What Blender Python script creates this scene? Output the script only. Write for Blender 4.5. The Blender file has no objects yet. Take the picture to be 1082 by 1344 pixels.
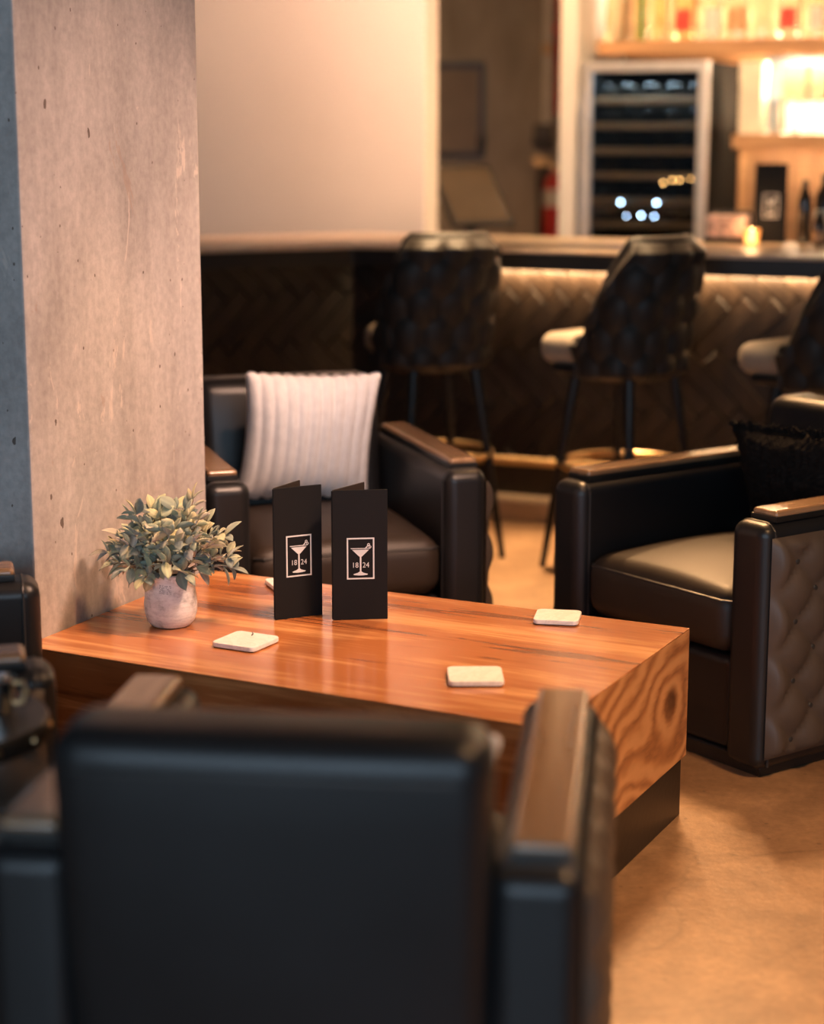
import bpy, bmesh, math, random
from mathutils import Vector, Matrix
random.seed(7)
R = math.radians
SC = bpy.context.scene
COL = SC.collection

# ------------------------------------------------------------------ camera
cam_data = bpy.data.cameras.new('camera')
cam_data.sensor_fit = 'VERTICAL'
cam_data.sensor_height = 36.0
cam_data.lens = 2500.0 / 1344.0 * 36.0
cam_data.clip_start = 0.05
cam_data.clip_end = 100
cam_data.dof.use_dof = True
cam_data.dof.focus_distance = 4.14
cam_data.dof.aperture_fstop = 1.55
cam = bpy.data.objects.new('camera', cam_data)
COL.objects.link(cam)
cam.location = (0, 0, 1.468)
cam.rotation_euler = (R(90 - 11.35), 0, 0)
SC.camera = cam

# ------------------------------------------------------------------ world, daylight, exposure
world = bpy.data.worlds.new('world')
SC.world = world
world.use_nodes = True
bgn = world.node_tree.nodes['Background']
bgn.inputs[0].default_value = (0.55, 0.72, 1.0, 1)
bgn.inputs[1].default_value = 0.6
SC.view_settings.view_transform = 'Standard'
SC.view_settings.look = 'None'
SC.view_settings.gamma = 1.0
SC.view_settings.use_curve_mapping = False
SC.view_settings.exposure = 0.0
WARM = (1.0, 0.54, 0.235)
WARM2 = (1.0, 0.63, 0.32)
WARM3 = (1.0, 0.60, 0.42)
COOL = (0.60, 0.80, 1.0)


def area(name, loc, target, sx, sy, power, color):
    l = bpy.data.lights.new(name, 'AREA')
    l.shape = 'RECTANGLE'
    l.size, l.size_y = sx, sy
    l.energy = power
    l.color = color
    o = bpy.data.objects.new(name, l)
    COL.objects.link(o)
    o.location = loc
    d = Vector(target) - Vector(loc)
    o.rotation_euler = d.to_track_quat('-Z', 'Z').to_euler()
    return o


# daylight that comes in through the two windows of the rear wall
area('window_daylight', (-1.7, -2.85, 1.75), (-1.2, 4.0, 0.6), 2.3, 1.9, 88, COOL)
area('window_daylight', (1.3, -2.85, 1.75), (0.4, 4.0, 0.6), 2.3, 1.9, 74, COOL)

CEIL = 3.0


# ------------------------------------------------------------------ materials
def newmat(name):
    m = bpy.data.materials.new(name)
    m.use_nodes = True
    nt = m.node_tree
    return m, nt, nt.nodes['Principled BSDF']


def node(nt, t, **kw):
    n = nt.nodes.new(t)
    for k, v in kw.items():
        if k.startswith('i_'):
            n.inputs[k[2:].replace('_', ' ')].default_value = v
        else:
            setattr(n, k, v)
    return n


def ramp(nt, fac, stops, interp='LINEAR'):
    n = nt.nodes.new('ShaderNodeValToRGB')
    cr = n.color_ramp
    cr.interpolation = interp
    while len(cr.elements) < len(stops):
        cr.elements.new(0.5)
    for e, (p, c) in zip(cr.elements, stops):
        e.position = p
        e.color = (*c, 1) if len(c) == 3 else c
    nt.links.new(fac, n.inputs[0])
    return n


def mix(nt, a, b, fac, mode='MIX'):
    n = nt.nodes.new('ShaderNodeMix')
    n.data_type = 'RGBA'
    n.blend_type = mode
    for s, v in ((n.inputs[6], a), (n.inputs[7], b)):
        if hasattr(v, 'is_linked') or hasattr(v, 'links'):
            nt.links.new(v, s)
        else:
            s.default_value = (*v, 1)
    if hasattr(fac, 'links'):
        nt.links.new(fac, n.inputs[0])
    else:
        n.inputs[0].default_value = fac
    return n.outputs[2]


def bump(nt, p, height, strength, dist=0.01):
    b = nt.nodes.new('ShaderNodeBump')
    b.inputs['Strength'].default_value = strength
    b.inputs['Distance'].default_value = dist
    nt.links.new(height, b.inputs['Height'])
    nt.links.new(b.outputs[0], p.inputs['Normal'])
    return b


def coords(nt, scale=(1, 1, 1), rot=(0, 0, 0), kind='Object'):
    tc = nt.nodes.new('ShaderNodeTexCoord')
    mp = nt.nodes.new('ShaderNodeMapping')
    mp.inputs['Scale'].default_value = scale
    mp.inputs['Rotation'].default_value = rot
    nt.links.new(tc.outputs[kind], mp.inputs[0])
    return mp.outputs[0]


def noise(nt, vec, scale, detail=4, rough=0.55, distort=0):
    n = node(nt, 'ShaderNodeTexNoise')
    n.inputs['Scale'].default_value = scale
    n.inputs['Detail'].default_value = detail
    n.inputs['Roughness'].default_value = rough
    n.inputs['Distortion'].default_value = distort
    nt.links.new(vec, n.inputs['Vector'])
    return n


def simple(name, col, rough=0.5, metal=0.0, var=0.12, vscale=8.0, bmp=0.0, bscale=60.0, spec=0.5, alpha=None, coat=0):
    m, nt, p = newmat(name)
    v = coords(nt)
    n = noise(nt, v, vscale, 5)
    lo = tuple(max(0, c * (1 - var)) for c in col)
    hi = tuple(min(1, c * (1 + var)) for c in col)
    r = ramp(nt, n.outputs['Fac'], [(0.3, lo), (0.7, hi)])
    nt.links.new(r.outputs[0], p.inputs['Base Color'])
    p.inputs['Roughness'].default_value = rough
    p.inputs['Metallic'].default_value = metal
    p.inputs['Specular IOR Level'].default_value = spec
    p.inputs['Coat Weight'].default_value = coat
    if bmp:
        nb = noise(nt, v, bscale, 3)
        bump(nt, p, nb.outputs['Fac'], bmp, 0.004)
    return m


def emis(name, col, strength):
    m, nt, p = newmat(name)
    p.inputs['Base Color'].default_value = (*col, 1)
    p.inputs['Emission Color'].default_value = (*col, 1)
    p.inputs['Emission Strength'].default_value = strength
    return m


def wood(name, axis, pal, scale=1.0, rough=0.28, knot=None, streak=(0.7, 9.0)):
    """grain runs along local `axis`; three-tone palette dark, mid, light"""
    m, nt, p = newmat(name)
    s = [streak[1] * scale] * 3
    s[axis] = streak[0] * scale
    v = coords(nt, tuple(s))
    if knot:
        # the grain swirls around a knot
        kc, krad = knot
        tc = nt.nodes.new('ShaderNodeTexCoord')
        sub = node(nt, 'ShaderNodeVectorMath', operation='DISTANCE')
        nt.links.new(tc.outputs['Object'], sub.inputs[0])
        sub.inputs[1].default_value = kc
        mr = node(nt, 'ShaderNodeMapRange')
        mr.inputs['From Min'].default_value = 0
        mr.inputs['From Max'].default_value = krad
        mr.inputs['To Min'].default_value = 1
        mr.inputs['To Max'].default_value = 0
        nt.links.new(sub.outputs['Value'], mr.inputs['Value'])
        sq = node(nt, 'ShaderNodeMath', operation='POWER')
        nt.links.new(mr.outputs[0], sq.inputs[0])
        sq.inputs[1].default_value = 1.6
        sc_ = node(nt, 'ShaderNodeVectorMath', operation='SCALE')
        cmb = node(nt, 'ShaderNodeCombineXYZ')
        for k in range(3):
            mm = node(nt, 'ShaderNodeMath', operation='MULTIPLY')
            nt.links.new(sq.outputs[0], mm.inputs[0])
            mm.inputs[1].default_value = 2.2
            nt.links.new(mm.outputs[0], cmb.inputs[k])
        ad = node(nt, 'ShaderNodeVectorMath', operation='ADD')
        nt.links.new(v, ad.inputs[0])
        nt.links.new(cmb.outputs[0], ad.inputs[1])
        v = ad.outputs[0]
    big = noise(nt, v, 0.75, 4, 0.6, 0.8)
    fine = noise(nt, v, 4.0, 6, 0.65, 0.6)
    mx = node(nt, 'ShaderNodeMath', operation='MULTIPLY_ADD')
    nt.links.new(fine.outputs['Fac'], mx.inputs[0])
    mx.inputs[1].default_value = 0.36
    hf = node(nt, 'ShaderNodeMath', operation='MULTIPLY')
    nt.links.new(big.outputs['Fac'], hf.inputs[0])
    hf.inputs[1].default_value = 0.70
    nt.links.new(hf.outputs[0], mx.inputs[2])
    r = ramp(nt, mx.outputs[0], [(0.40, pal[0]), (0.475, pal[1]), (0.53, pal[1]), (0.64, pal[2])])
    nt.links.new(r.outputs[0], p.inputs['Base Color'])
    p.inputs['Roughness'].default_value = rough
    p.inputs['Coat Weight'].default_value = 0.5
    p.inputs['Coat Roughness'].default_value = 0.13
    bump(nt, p, fine.outputs['Fac'], 0.06, 0.002)
    return m


def leather(name, col, rough=0.36):
    m, nt, p = newmat(name)
    v = coords(nt)
    n = noise(nt, v, 3.0, 4)
    r = ramp(nt, n.outputs['Fac'], [(0.3, tuple(c * 0.85 for c in col)), (0.7, tuple(c * 1.2 for c in col))])
    nt.links.new(r.outputs[0], p.inputs['Base Color'])
    rr = node(nt, 'ShaderNodeMapRange')
    rr.inputs['To Min'].default_value = rough - 0.05
    rr.inputs['To Max'].default_value = rough + 0.08
    nt.links.new(n.outputs['Fac'], rr.inputs['Value'])
    nt.links.new(rr.outputs[0], p.inputs['Roughness'])
    vo = node(nt, 'ShaderNodeTexVoronoi')
    vo.inputs['Scale'].default_value = 420
    nt.links.new(v, vo.inputs['Vector'])
    bump(nt, p, vo.outputs['Distance'], 0.12, 0.001)
    return m


def concrete(name, c1, c2, pits=True, rough=0.75, blot=2.0, cracks=False):
    m, nt, p = newmat(name)
    v = coords(nt)
    n1 = noise(nt, v, blot, 8, 0.62, 0.3)
    vs = coords(nt, (1, 1, 0.25))
    n2 = noise(nt, vs, 11, 6, 0.7)
    n3 = noise(nt, v, 55, 4, 0.6)
    base = ramp(nt, n1.outputs['Fac'], [(0.28, c1), (0.72, c2)]).outputs[0]
    st = ramp(nt, n2.outputs['Fac'], [(0.30, (0.66, 0.65, 0.64)), (0.6, (1, 1, 1))]).outputs[0]
    base = mix(nt, base, st, 0.7, 'MULTIPLY')
    gr = ramp(nt, n3.outputs['Fac'], [(0.3, (0.78, 0.78, 0.78)), (0.65, (1.1, 1.1, 1.1))]).outputs[0]
    base = mix(nt, base, gr, 0.7, 'MULTIPLY')
    hgt = n3.outputs['Fac']
    if pits:
        lts = []
        wob = noise(nt, v, 60, 2)
        for (sc3, g0, g1, th) in (((15, 15, 9), 0.30, 0.66, 0.10), ((40, 40, 26), 0.42, 0.68, 0.11)):
            vo = node(nt, 'ShaderNodeTexVoronoi')
            vo.inputs['Scale'].default_value = 1.0
            ad = node(nt, 'ShaderNodeVectorMath', operation='MULTIPLY_ADD')
            nt.links.new(wob.outputs['Color'], ad.inputs[0])
            ad.inputs[1].default_value = (0.16, 0.16, 0.16)
            nt.links.new(coords(nt, sc3), ad.inputs[2])
            nt.links.new(ad.outputs[0], vo.inputs['Vector'])
            sp = node(nt, 'ShaderNodeSeparateColor')
            nt.links.new(vo.outputs['Color'], sp.inputs[0])
            g = ramp(nt, sp.outputs[0], [(g0, (0, 0, 0)), (g1 + 0.3, (th, th, th))]).outputs[0]
            lt = node(nt, 'ShaderNodeMath', operation='LESS_THAN')
            nt.links.new(vo.outputs['Distance'], lt.inputs[0])
            nt.links.new(g, lt.inputs[1])
            base = mix(nt, base, (0.13, 0.10, 0.085), lt.outputs[0])
            lts.append(lt)
        lt = lts[0]
        # scraped pale chips running down the cast face
        ch = noise(nt, coords(nt, (1, 1, 0.3)), 13, 5, 0.75, 0.8)
        cf = ramp(nt, ch.outputs['Fac'], [(0.635, (0, 0, 0)), (0.66, (0.45, 0.45, 0.45))]).outputs[0]
        base = mix(nt, base, (0.72, 0.62, 0.55), cf)
        ch2 = noise(nt, coords(nt, (1.0, 1.0, 0.35)), 7, 5, 0.7, 1.0)
        cf2 = ramp(nt, ch2.outputs['Fac'], [(0.64, (0, 0, 0)), (0.66, (0.4, 0.4, 0.4))]).outputs[0]
        base = mix(nt, base, (0.36, 0.25, 0.19), cf2)
        sb = node(nt, 'ShaderNodeMath', operation='SUBTRACT')
        nt.links.new(n3.outputs['Fac'], sb.inputs[0])
        nt.links.new(lt.outputs[0], sb.inputs[1])
        hgt = sb.outputs[0]
    if cracks:
        wv = noise(nt, v, 1.6, 4, 0.6)
        ad = node(nt, 'ShaderNodeVectorMath', operation='MULTIPLY_ADD')
        nt.links.new(wv.outputs['Color'], ad.inputs[0])
        ad.inputs[1].default_value = (0.5, 0.5, 0.0)
        nt.links.new(v, ad.inputs[2])
        vc = node(nt, 'ShaderNodeTexVoronoi', feature='DISTANCE_TO_EDGE')
        vc.inputs['Scale'].default_value = 1.5
        nt.links.new(ad.outputs[0], vc.inputs['Vector'])
        cf = ramp(nt, vc.outputs['Distance'], [(0.0, (0.75, 0.74, 0.72)), (0.006, (1, 1, 1))]).outputs[0]
        base = mix(nt, base, cf, 0.8, 'MULTIPLY')
        cl_ = noise(nt, v, 4.5, 9, 0.72, 0.6)
        cs = ramp(nt, cl_.outputs['Fac'], [(0.33, (0.62, 0.58, 0.55)), (0.5, (0.95, 0.94, 0.93)), (0.66, (1.18, 1.18, 1.16))]).outputs[0]
        base = mix(nt, base, cs, 0.85, 'MULTIPLY')
        vs_ = node(nt, 'ShaderNodeTexVoronoi')
        vs_.inputs['Scale'].default_value = 14
        nt.links.new(v, vs_.inputs['Vector'])
        sf = ramp(nt, vs_.outputs['Distance'], [(0.05, (0.45, 0.42, 0.4)), (0.09, (1, 1, 1))]).outputs[0]
        base = mix(nt, base, sf, 0.6, 'MULTIPLY')
    nt.links.new(base, p.inputs['Base Color'])
    p.inputs['Roughness'].default_value = rough
    bump(nt, p, hgt, 0.25, 0.004)
    return m


M = {}
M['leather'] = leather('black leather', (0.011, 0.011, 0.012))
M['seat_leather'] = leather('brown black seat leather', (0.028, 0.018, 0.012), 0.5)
M['piping'] = leather('black leather piping', (0.03, 0.028, 0.027), 0.4)
M['tuft_leather_lit'] = leather('black leather lightened as if lit', (0.085, 0.062, 0.047), 0.45)  # the black leather again, lightened to imitate light falling on the tufted sides
M['armwood'] = wood('dark stained arm wood', 1, ((0.14, 0.078, 0.038), (0.24, 0.135, 0.068), (0.34, 0.20, 0.105)), 1.0, 0.26)
M['black_paint'] = simple('black satin paint', (0.013, 0.012, 0.011), 0.38, var=0.25, bmp=0.1)
M['black_metal'] = simple('black metal', (0.02, 0.02, 0.02), 0.4, metal=0.4)
M['brass'] = simple('brushed brass', (0.78, 0.52, 0.27), 0.32, metal=1.0, var=0.08, vscale=30)
M['steel'] = simple('brushed steel', (0.86, 0.80, 0.76), 0.42, metal=0.75, var=0.08, vscale=20)
M['chrome'] = simple('chrome', (0.8, 0.8, 0.8), 0.12, metal=1.0, var=0.03)
PAL = ((0.20, 0.060, 0.020), (0.46, 0.165, 0.052), (0.78, 0.38, 0.15))
M['wood_top'] = wood('acacia table top', 0, PAL, 1.25, 0.24)
M['wood_end'] = None
M['wood_side'] = wood('acacia side panel', 0, PAL, 1.1, 0.32)
M['pillar'] = concrete('cast concrete', (0.36, 0.335, 0.32), (0.53, 0.49, 0.465))
M['floor'] = concrete('polished concrete floor', (0.27, 0.155, 0.085), (0.47, 0.29, 0.165), pits=False, rough=0.36, blot=1.4, cracks=True)
M['far_concrete'] = concrete('rough concrete wall', (0.30, 0.25, 0.20), (0.42, 0.36, 0.29), pits=False, rough=0.85)
M['cream'] = simple('cream wall paint', (0.80, 0.72, 0.62), 0.6, var=0.03, vscale=2, bmp=0.04)
M['white_paint'] = simple('off white wall paint', (0.74, 0.70, 0.66), 0.6, var=0.03)
M['dark_wall'] = simple('grey wall paint', (0.16, 0.15, 0.145), 0.7, var=0.05)
M['ceil'] = simple('ceiling paint', (0.10, 0.09, 0.085), 0.8, var=0.05)
M['plank_dark'] = None
M['counter'] = simple('tan quartz bar top', (0.62, 0.47, 0.34), 0.42, var=0.1, vscale=25)
M['shelf_wood'] = wood('shelf oak', 0, ((0.26, 0.12, 0.05), (0.46, 0.24, 0.11), (0.6, 0.34, 0.17)), 1.0, 0.45)
M['pillow_white'] = simple('white plush', (0.88, 0.84, 0.82), 0.95, var=0.06, vscale=30, bmp=0.6, bscale=260)
M['pillow_black'] = simple('black shaggy knit', (0.012, 0.010, 0.009), 0.95, var=0.4, vscale=60, bmp=0.9, bscale=180, spec=0.1)
M['velvet'] = simple('charcoal velvet', (0.026, 0.021, 0.018), 0.5, var=0.2, vscale=10, bmp=0.15, bscale=400)
M['velvet'].node_tree.nodes['Principled BSDF'].inputs['Specular IOR Level'].default_value = 0.22
M['seat_velvet'] = simple('seat velvet', (0.30, 0.24, 0.18), 0.7, var=0.12, vscale=12, bmp=0.15, bscale=400)
M['marble'] = None
M['card'] = simple('black menu card', (0.005, 0.005, 0.006), 0.75, var=0.1, bmp=0.08, bscale=300, spec=0.3)
M['card_in'] = simple('dark brown card lining', (0.022, 0.016, 0.014), 0.6, var=0.1)
M['print'] = simple('pale grey print', (0.74, 0.74, 0.74), 0.6, var=0.03)
M['print_dim'] = simple('dim grey print', (0.30, 0.30, 0.31), 0.6, var=0.03)
M['soil'] = simple('dark moss', (0.05, 0.05, 0.035), 0.95, var=0.4, vscale=60, bmp=0.8)
M['stem'] = simple('plant stem', (0.20, 0.13, 0.07), 0.8)
M['red'] = simple('red enamel', (0.55, 0.03, 0.02), 0.35)
M['label'] = simple('pale label', (0.75, 0.70, 0.62), 0.7)
M['candle'] = emis('glowing wax', (1.0, 0.62, 0.24), 9.0)
M['led'] = emis('warm led tape', (1.0, 0.72, 0.42), 14.0)
M['led_back'] = emis('warm led shelf light', (1.0, 0.74, 0.46), 10.0)
M['blue_glint'] = emis('blue glowing glint', (0.45, 0.68, 1.0), 30.0)  # emission imitates daylight mirrored in the cooler glass
M['amber_glint'] = emis('amber glowing glint', (1.0, 0.55, 0.18), 18.0)  # emission imitates warm lights mirrored in the cooler glass
M['lens'] = emis('downlight lens', (1.0, 0.72, 0.42), 8.0)


def m_plank():
    m, nt, p = newmat('dark stained bar plank')
    oi = node(nt, 'ShaderNodeObjectInfo')
    v = coords(nt, (14, 1.6, 14))
    n = noise(nt, v, 2.5, 5, 0.6, 0.5)
    r = ramp(nt, n.outputs['Fac'], [(0.3, (0.012, 0.008, 0.006)), (0.7, (0.036, 0.024, 0.016))])
    rr = ramp(nt, oi.outputs['Random'], [(0, (0.6, 0.6, 0.6)), (1, (1.25, 1.2, 1.15))])
    c = mix(nt, r.outputs[0], rr.outputs[0], 0.8, 'MULTIPLY')
    nt.links.new(c, p.inputs['Base Color'])
    p.inputs['Roughness'].default_value = 0.34
    bump(nt, p, n.outputs['Fac'], 0.12, 0.002)
    return m


def m_wood_end():
    """sweeping grain that closes into rings around one knot"""
    m, nt, p = newmat('acacia end panel')
    tc = node(nt, 'ShaderNodeTexCoord')
    sx = node(nt, 'ShaderNodeSeparateXYZ')
    nt.links.new(tc.outputs['Object'], sx.inputs[0])

    def mth(op, a, b=None, c=None):
        n = node(nt, 'ShaderNodeMath', operation=op)
        for k, v in enumerate((a, b, c)):
            if v is None:
                continue
            if hasattr(v, 'links'):
                nt.links.new(v, n.inputs[k])
            else:
                n.inputs[k].default_value = v
        return n.outputs[0]
    y, z = sx.outputs['Y'], sx.outputs['Z']
    dy = mth('MULTIPLY', mth('SUBTRACT', y, 0.660), 0.62)
    dz = mth('MULTIPLY', mth('SUBTRACT', z, 0.285), 0.72)
    r = mth('SQRT', mth('ADD', mth('MULTIPLY', dy, dy), mth('MULTIPLY', dz, dz)))
    slant = mth('MULTIPLY_ADD', y, -0.40, z)
    w = node(nt, 'ShaderNodeMapRange', interpolation_type='SMOOTHSTEP')
    w.inputs['From Min'].default_value = 0.05; w.inputs['From Max'].default_value = 0.20
    w.inputs['To Min'].default_value = 1.0; w.inputs['To Max'].default_value = 0.0
    nt.links.new(r, w.inputs['Value'])
    nz = noise(nt, coords(nt, (1, 3, 6)), 1.2, 3, 0.55)
    nf = noise(nt, coords(nt, (1, 9, 60)), 2.0, 5, 0.65)
    base = mth('MULTIPLY', slant, 120.0)
    rings = mth('MULTIPLY', r, 150.0)
    df = mth('SUBTRACT', rings, base)
    ph = mth('MULTIPLY_ADD', df, w.outputs[0], base)
    ph = mth('MULTIPLY_ADD', nz.outputs['Fac'], 16.0, ph)
    ph = mth('MULTIPLY_ADD', nf.outputs['Fac'], 2.2, ph)
    sn = mth('MULTIPLY_ADD', mth('SINE', ph), 0.5, 0.5)
    sn = mth('MULTIPLY_ADD', nf.outputs['Fac'], 0.35, mth('MULTIPLY', sn, 0.75))
    cr = ramp(nt, sn, [(0.06, (0.24, 0.085, 0.03)), (0.22, (0.46, 0.19, 0.068)), (0.55, (0.62, 0.28, 0.105)), (0.9, (0.74, 0.37, 0.15))])
    kn = ramp(nt, r, [(0.008, (0.25, 0.22, 0.2)), (0.03, (1, 1, 1))])
    c = mix(nt, cr.outputs[0], kn.outputs[0], 1.0, 'MULTIPLY')
    nt.links.new(c, p.inputs['Base Color'])
    p.inputs['Roughness'].default_value = 0.32
    p.inputs['Coat Weight'].default_value = 0.2
    return m


def m_marble():
    m, nt, p = newmat('white marble')
    v = coords(nt)
    n = noise(nt, v, 16, 8, 0.65, 2.2)
    r = ramp(nt, n.outputs['Fac'], [(0.40, (0.90, 0.87, 0.85)), (0.5, (0.80, 0.76, 0.73)), (0.53, (0.9, 0.87, 0.85))])
    nt.links.new(r.outputs[0], p.inputs['Base Color'])
    p.inputs['Roughness'].default_value = 0.35
    return m


def m_leaf():
    m, nt, p = newmat('sage leaf')
    oi = node(nt, 'ShaderNodeObjectInfo')
    r = ramp(nt, oi.outputs['Random'], [(0.0, (0.16, 0.19, 0.19)), (0.3, (0.26, 0.30, 0.25)), (0.6, (0.38, 0.40, 0.27)), (0.85, (0.50, 0.46, 0.28)), (1.0, (0.40, 0.37, 0.35))])
    tc = node(nt, 'ShaderNodeTexCoord')
    sx = node(nt, 'ShaderNodeSeparateXYZ')
    nt.links.new(tc.outputs['Object'], sx.inputs[0])
    ab = node(nt, 'ShaderNodeMath', operation='ABSOLUTE')
    nt.links.new(sx.outputs['X'], ab.inputs[0])
    vein = ramp(nt, ab.outputs[0], [(0.0006, (1.25, 1.25, 1.15)), (0.0022, (0.95, 0.95, 0.95)), (0.008, (1.1, 1.08, 1.0))])
    c = mix(nt, r.outputs[0], vein.outputs[0], 1.0, 'MULTIPLY')
    nt.links.new(c, p.inputs['Base Color'])
    p.inputs['Roughness'].default_value = 0.7
    p.inputs['Sheen Weight'].default_value = 0.3
    return m


def m_pot():
    m, nt, p = newmat('whitewashed clay')
    v = coords(nt)
    n = noise(nt, v, 22, 8, 0.7)
    vs = coords(nt, (1, 1, 3.5))
    n2 = noise(nt, vs, 45, 5, 0.7)
    a = ramp(nt, n.outputs['Fac'], [(0.32, (0.36, 0.36, 0.36)), (0.45, (0.78, 0.77, 0.77)), (0.58, (0.90, 0.89, 0.88))])
    b = ramp(nt, n2.outputs['Fac'], [(0.3, (0.7, 0.7, 0.7)), (0.55, (1, 1, 1))])
    c = mix(nt, a.outputs[0], b.outputs[0], 0.8, 'MULTIPLY')
    nt.links.new(c, p.inputs['Base Color'])
    p.inputs['Roughness'].default_value = 0.9
    bump(nt, p, n2.outputs['Fac'], 0.35, 0.003)
    return m


def glass(name, col, rough=0.03, trans=1.0):
    m, nt, p = newmat(name)
    p.inputs['Base Color'].default_value = (*col, 1)
    p.inputs['Roughness'].default_value = rough
    p.inputs['Transmission Weight'].default_value = trans
    p.inputs['IOR'].default_value = 1.45
    return m


M['plank_dark'] = m_plank()
M['marble'] = m_marble()
M['wood_end'] = m_wood_end()
M['leaf'] = m_leaf()
M['pot'] = m_pot()
M['glass'] = glass('clear glass', (0.96, 0.94, 0.92))
M['glass_amber'] = glass('amber spirit', (0.98, 0.80, 0.50), 0.08)
M['glass_green'] = glass('green bottle glass', (0.25, 0.38, 0.16), 0.08)
M['glass_dark'] = glass('dark bottle glass', (0.06, 0.05, 0.04), 0.1, 0.6)
M['glass_door'] = glass('tinted cooler glass', (0.62, 0.70, 0.74), 0.02)


# ------------------------------------------------------------------ mesh helpers
def mk(name, bm, mat, parent=None, smooth=True, sharp=38, wn=False, mw=None):
    me = bpy.data.meshes.new(name)
    bmesh.ops.recalc_face_normals(bm, faces=bm.faces)
    bm.to_mesh(me)
    bm.free()
    if mat:
        me.materials.append(mat)
    if smooth:
        for p in me.polygons:
            p.use_smooth = True
        if sharp:
            me.set_sharp_from_angle(angle=R(sharp))
    o = bpy.data.objects.new(name, me)
    COL.objects.link(o)
    if parent:
        o.parent = parent
    if wn:
        w = o.modifiers.new('normals', 'WEIGHTED_NORMAL')
        w.keep_sharp = True
    if mw is not None:
        o.matrix_local = mw
    return o


def rbox(bm, size, center=(0, 0, 0), r=0.01, seg=3, mat=None):
    res = bmesh.ops.create_cube(bm, size=1.0)
    vs = res['verts']
    bmesh.ops.scale(bm, vec=size, verts=vs)
    bmesh.ops.translate(bm, vec=center, verts=vs)
    if r > 0:
        es = list({e for v in vs for e in v.link_edges})
        out = bmesh.ops.bevel(bm, geom=es, offset=r, segments=seg, profile=0.5, affect='EDGES', clamp_overlap=True)
        vs = list({v for f in out['faces'] for v in f.verts} | {v for v in vs if v.is_valid})
    if mat is not None:
        bmesh.ops.transform(bm, matrix=mat, verts=[v for v in vs if v.is_valid])
    return vs


def box_obj(name, size, center, mat, parent=None, r=0.006, seg=2, wn=True):
    bm = bmesh.new()
    rbox(bm, size, center, r, seg)
    return mk(name, bm, mat, parent, wn=wn)


def tube(bm, pts, rad, n=10, closed=False, cap=True):
    pts = [Vector(p) for p in pts]
    m = len(pts)
    rads = rad if isinstance(rad, (list, tuple)) else [rad] * m
    rings = []
    up = Vector((0, 0, 1))
    for i, p in enumerate(pts):
        a = pts[(i - 1) % m] if (closed or i > 0) else p
        b = pts[(i + 1) % m] if (closed or i < m - 1) else p
        t = (b - a).normalized()
        ref = up if abs(t.z) < 0.95 else Vector((0, 1, 0))
        s = t.cross(ref).normalized()
        q = s.cross(t).normalized()
        rings.append([bm.verts.new(p + rads[i] * (math.cos(2 * math.pi * k / n) * s + math.sin(2 * math.pi * k / n) * q)) for k in range(n)])
    for i in range(m if closed else m - 1):
        A, B = rings[i], rings[(i + 1) % m]
        for k in range(n):
            bm.faces.new((A[k], A[(k + 1) % n], B[(k + 1) % n], B[k]))
    if cap and not closed:
        bm.faces.new(rings[0])
        bm.faces.new(rings[-1][::-1])


def lathe(bm, prof, n=32, center=(0, 0, 0), cap_bottom=True, cap_top=False):
    c = Vector(center)
    rings = []
    for (r, z) in prof:
        rings.append([bm.verts.new(c + Vector((r * math.cos(2 * math.pi * k / n), r * math.sin(2 * math.pi * k / n), z))) for k in range(n)])
    for A, B in zip(rings, rings[1:]):
        for k in range(n):
            bm.faces.new((A[k], A[(k + 1) % n], B[(k + 1) % n], B[k]))
    if cap_bottom:
        bm.faces.new(rings[0][::-1])
    if cap_top:
        bm.faces.new(rings[-1])


def prism(bm, poly, z0, z1, bev=0.0):
    """vertical prism over a 2-D polygon"""
    a = [bm.verts.new((x, y, z0)) for x, y in poly]
    b = [bm.verts.new((x, y, z1)) for x, y in poly]
    n = len(poly)
    fs = [bm.faces.new(a[::-1]), bm.faces.new(b)]
    for i in range(n):
        fs.append(bm.faces.new((a[i], a[(i + 1) % n], b[(i + 1) % n], b[i])))
    if bev:
        bmesh.ops.recalc_face_normals(bm, faces=fs)
        es = list({e for f in fs for e in f.edges})
        bmesh.ops.bevel(bm, geom=es, offset=bev, segments=2, profile=0.5, affect='EDGES')


def empty(name, loc=(0, 0, 0), rz=0.0):
    o = bpy.data.objects.new(name, None)
    COL.objects.link(o)
    o.location = loc
    o.rotation_euler = (0, 0, rz)
    o.empty_display_size = 0.05
    return o


def tag(o, label=None, cat=None, group=None, kind=None):
    if label:
        o['label'] = label
    if cat:
        o['category'] = cat
    if group:
        o['group'] = group
    if kind:
        o['kind'] = kind
    return o


def copy_tree(o, parent=None):
    c = o.copy()
    COL.objects.link(c)
    c.parent = parent
    for ch in list(o.children):
        copy_tree(ch, c)
    return c


# ------------------------------------------------------------------ the room
def slab(name, x0, x1, y0, y1, z0, z1, mat, label=None):
    bm = bmesh.new()
    rbox(bm, (x1 - x0, y1 - y0, z1 - z0), ((x0 + x1) / 2, (y0 + y1) / 2, (z0 + z1) / 2), 0, 1)
    o = mk(name, bm, mat, smooth=False)
    tag(o, label, None, None, 'structure')
    return o


RX0, RX1, RY0, RY1 = -3.6, 4.6, -3.0, 11.6
slab('floor', RX0, RX1, RY0, RY1, -0.12, 0, M['floor'], 'warm tan polished concrete floor')
slab('ceiling', RX0, RX1, RY0, RY1, CEIL, CEIL + 0.12, M['ceil'], 'plain ceiling above the lounge')
slab('wall_left', RX0 - 0.15, RX0, RY0, RY1, 0, CEIL, M['dark_wall'], 'grey wall on the window side')
slab('wall_right', RX1, RX1 + 0.15, RY0, RY1, 0, CEIL, M['dark_wall'], 'grey wall beyond the armchairs')
slab('wall_back', RX0, RX1, RY1, RY1 + 0.15, 0, CEIL, M['far_concrete'], 'rough concrete wall of the back passage')

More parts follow.
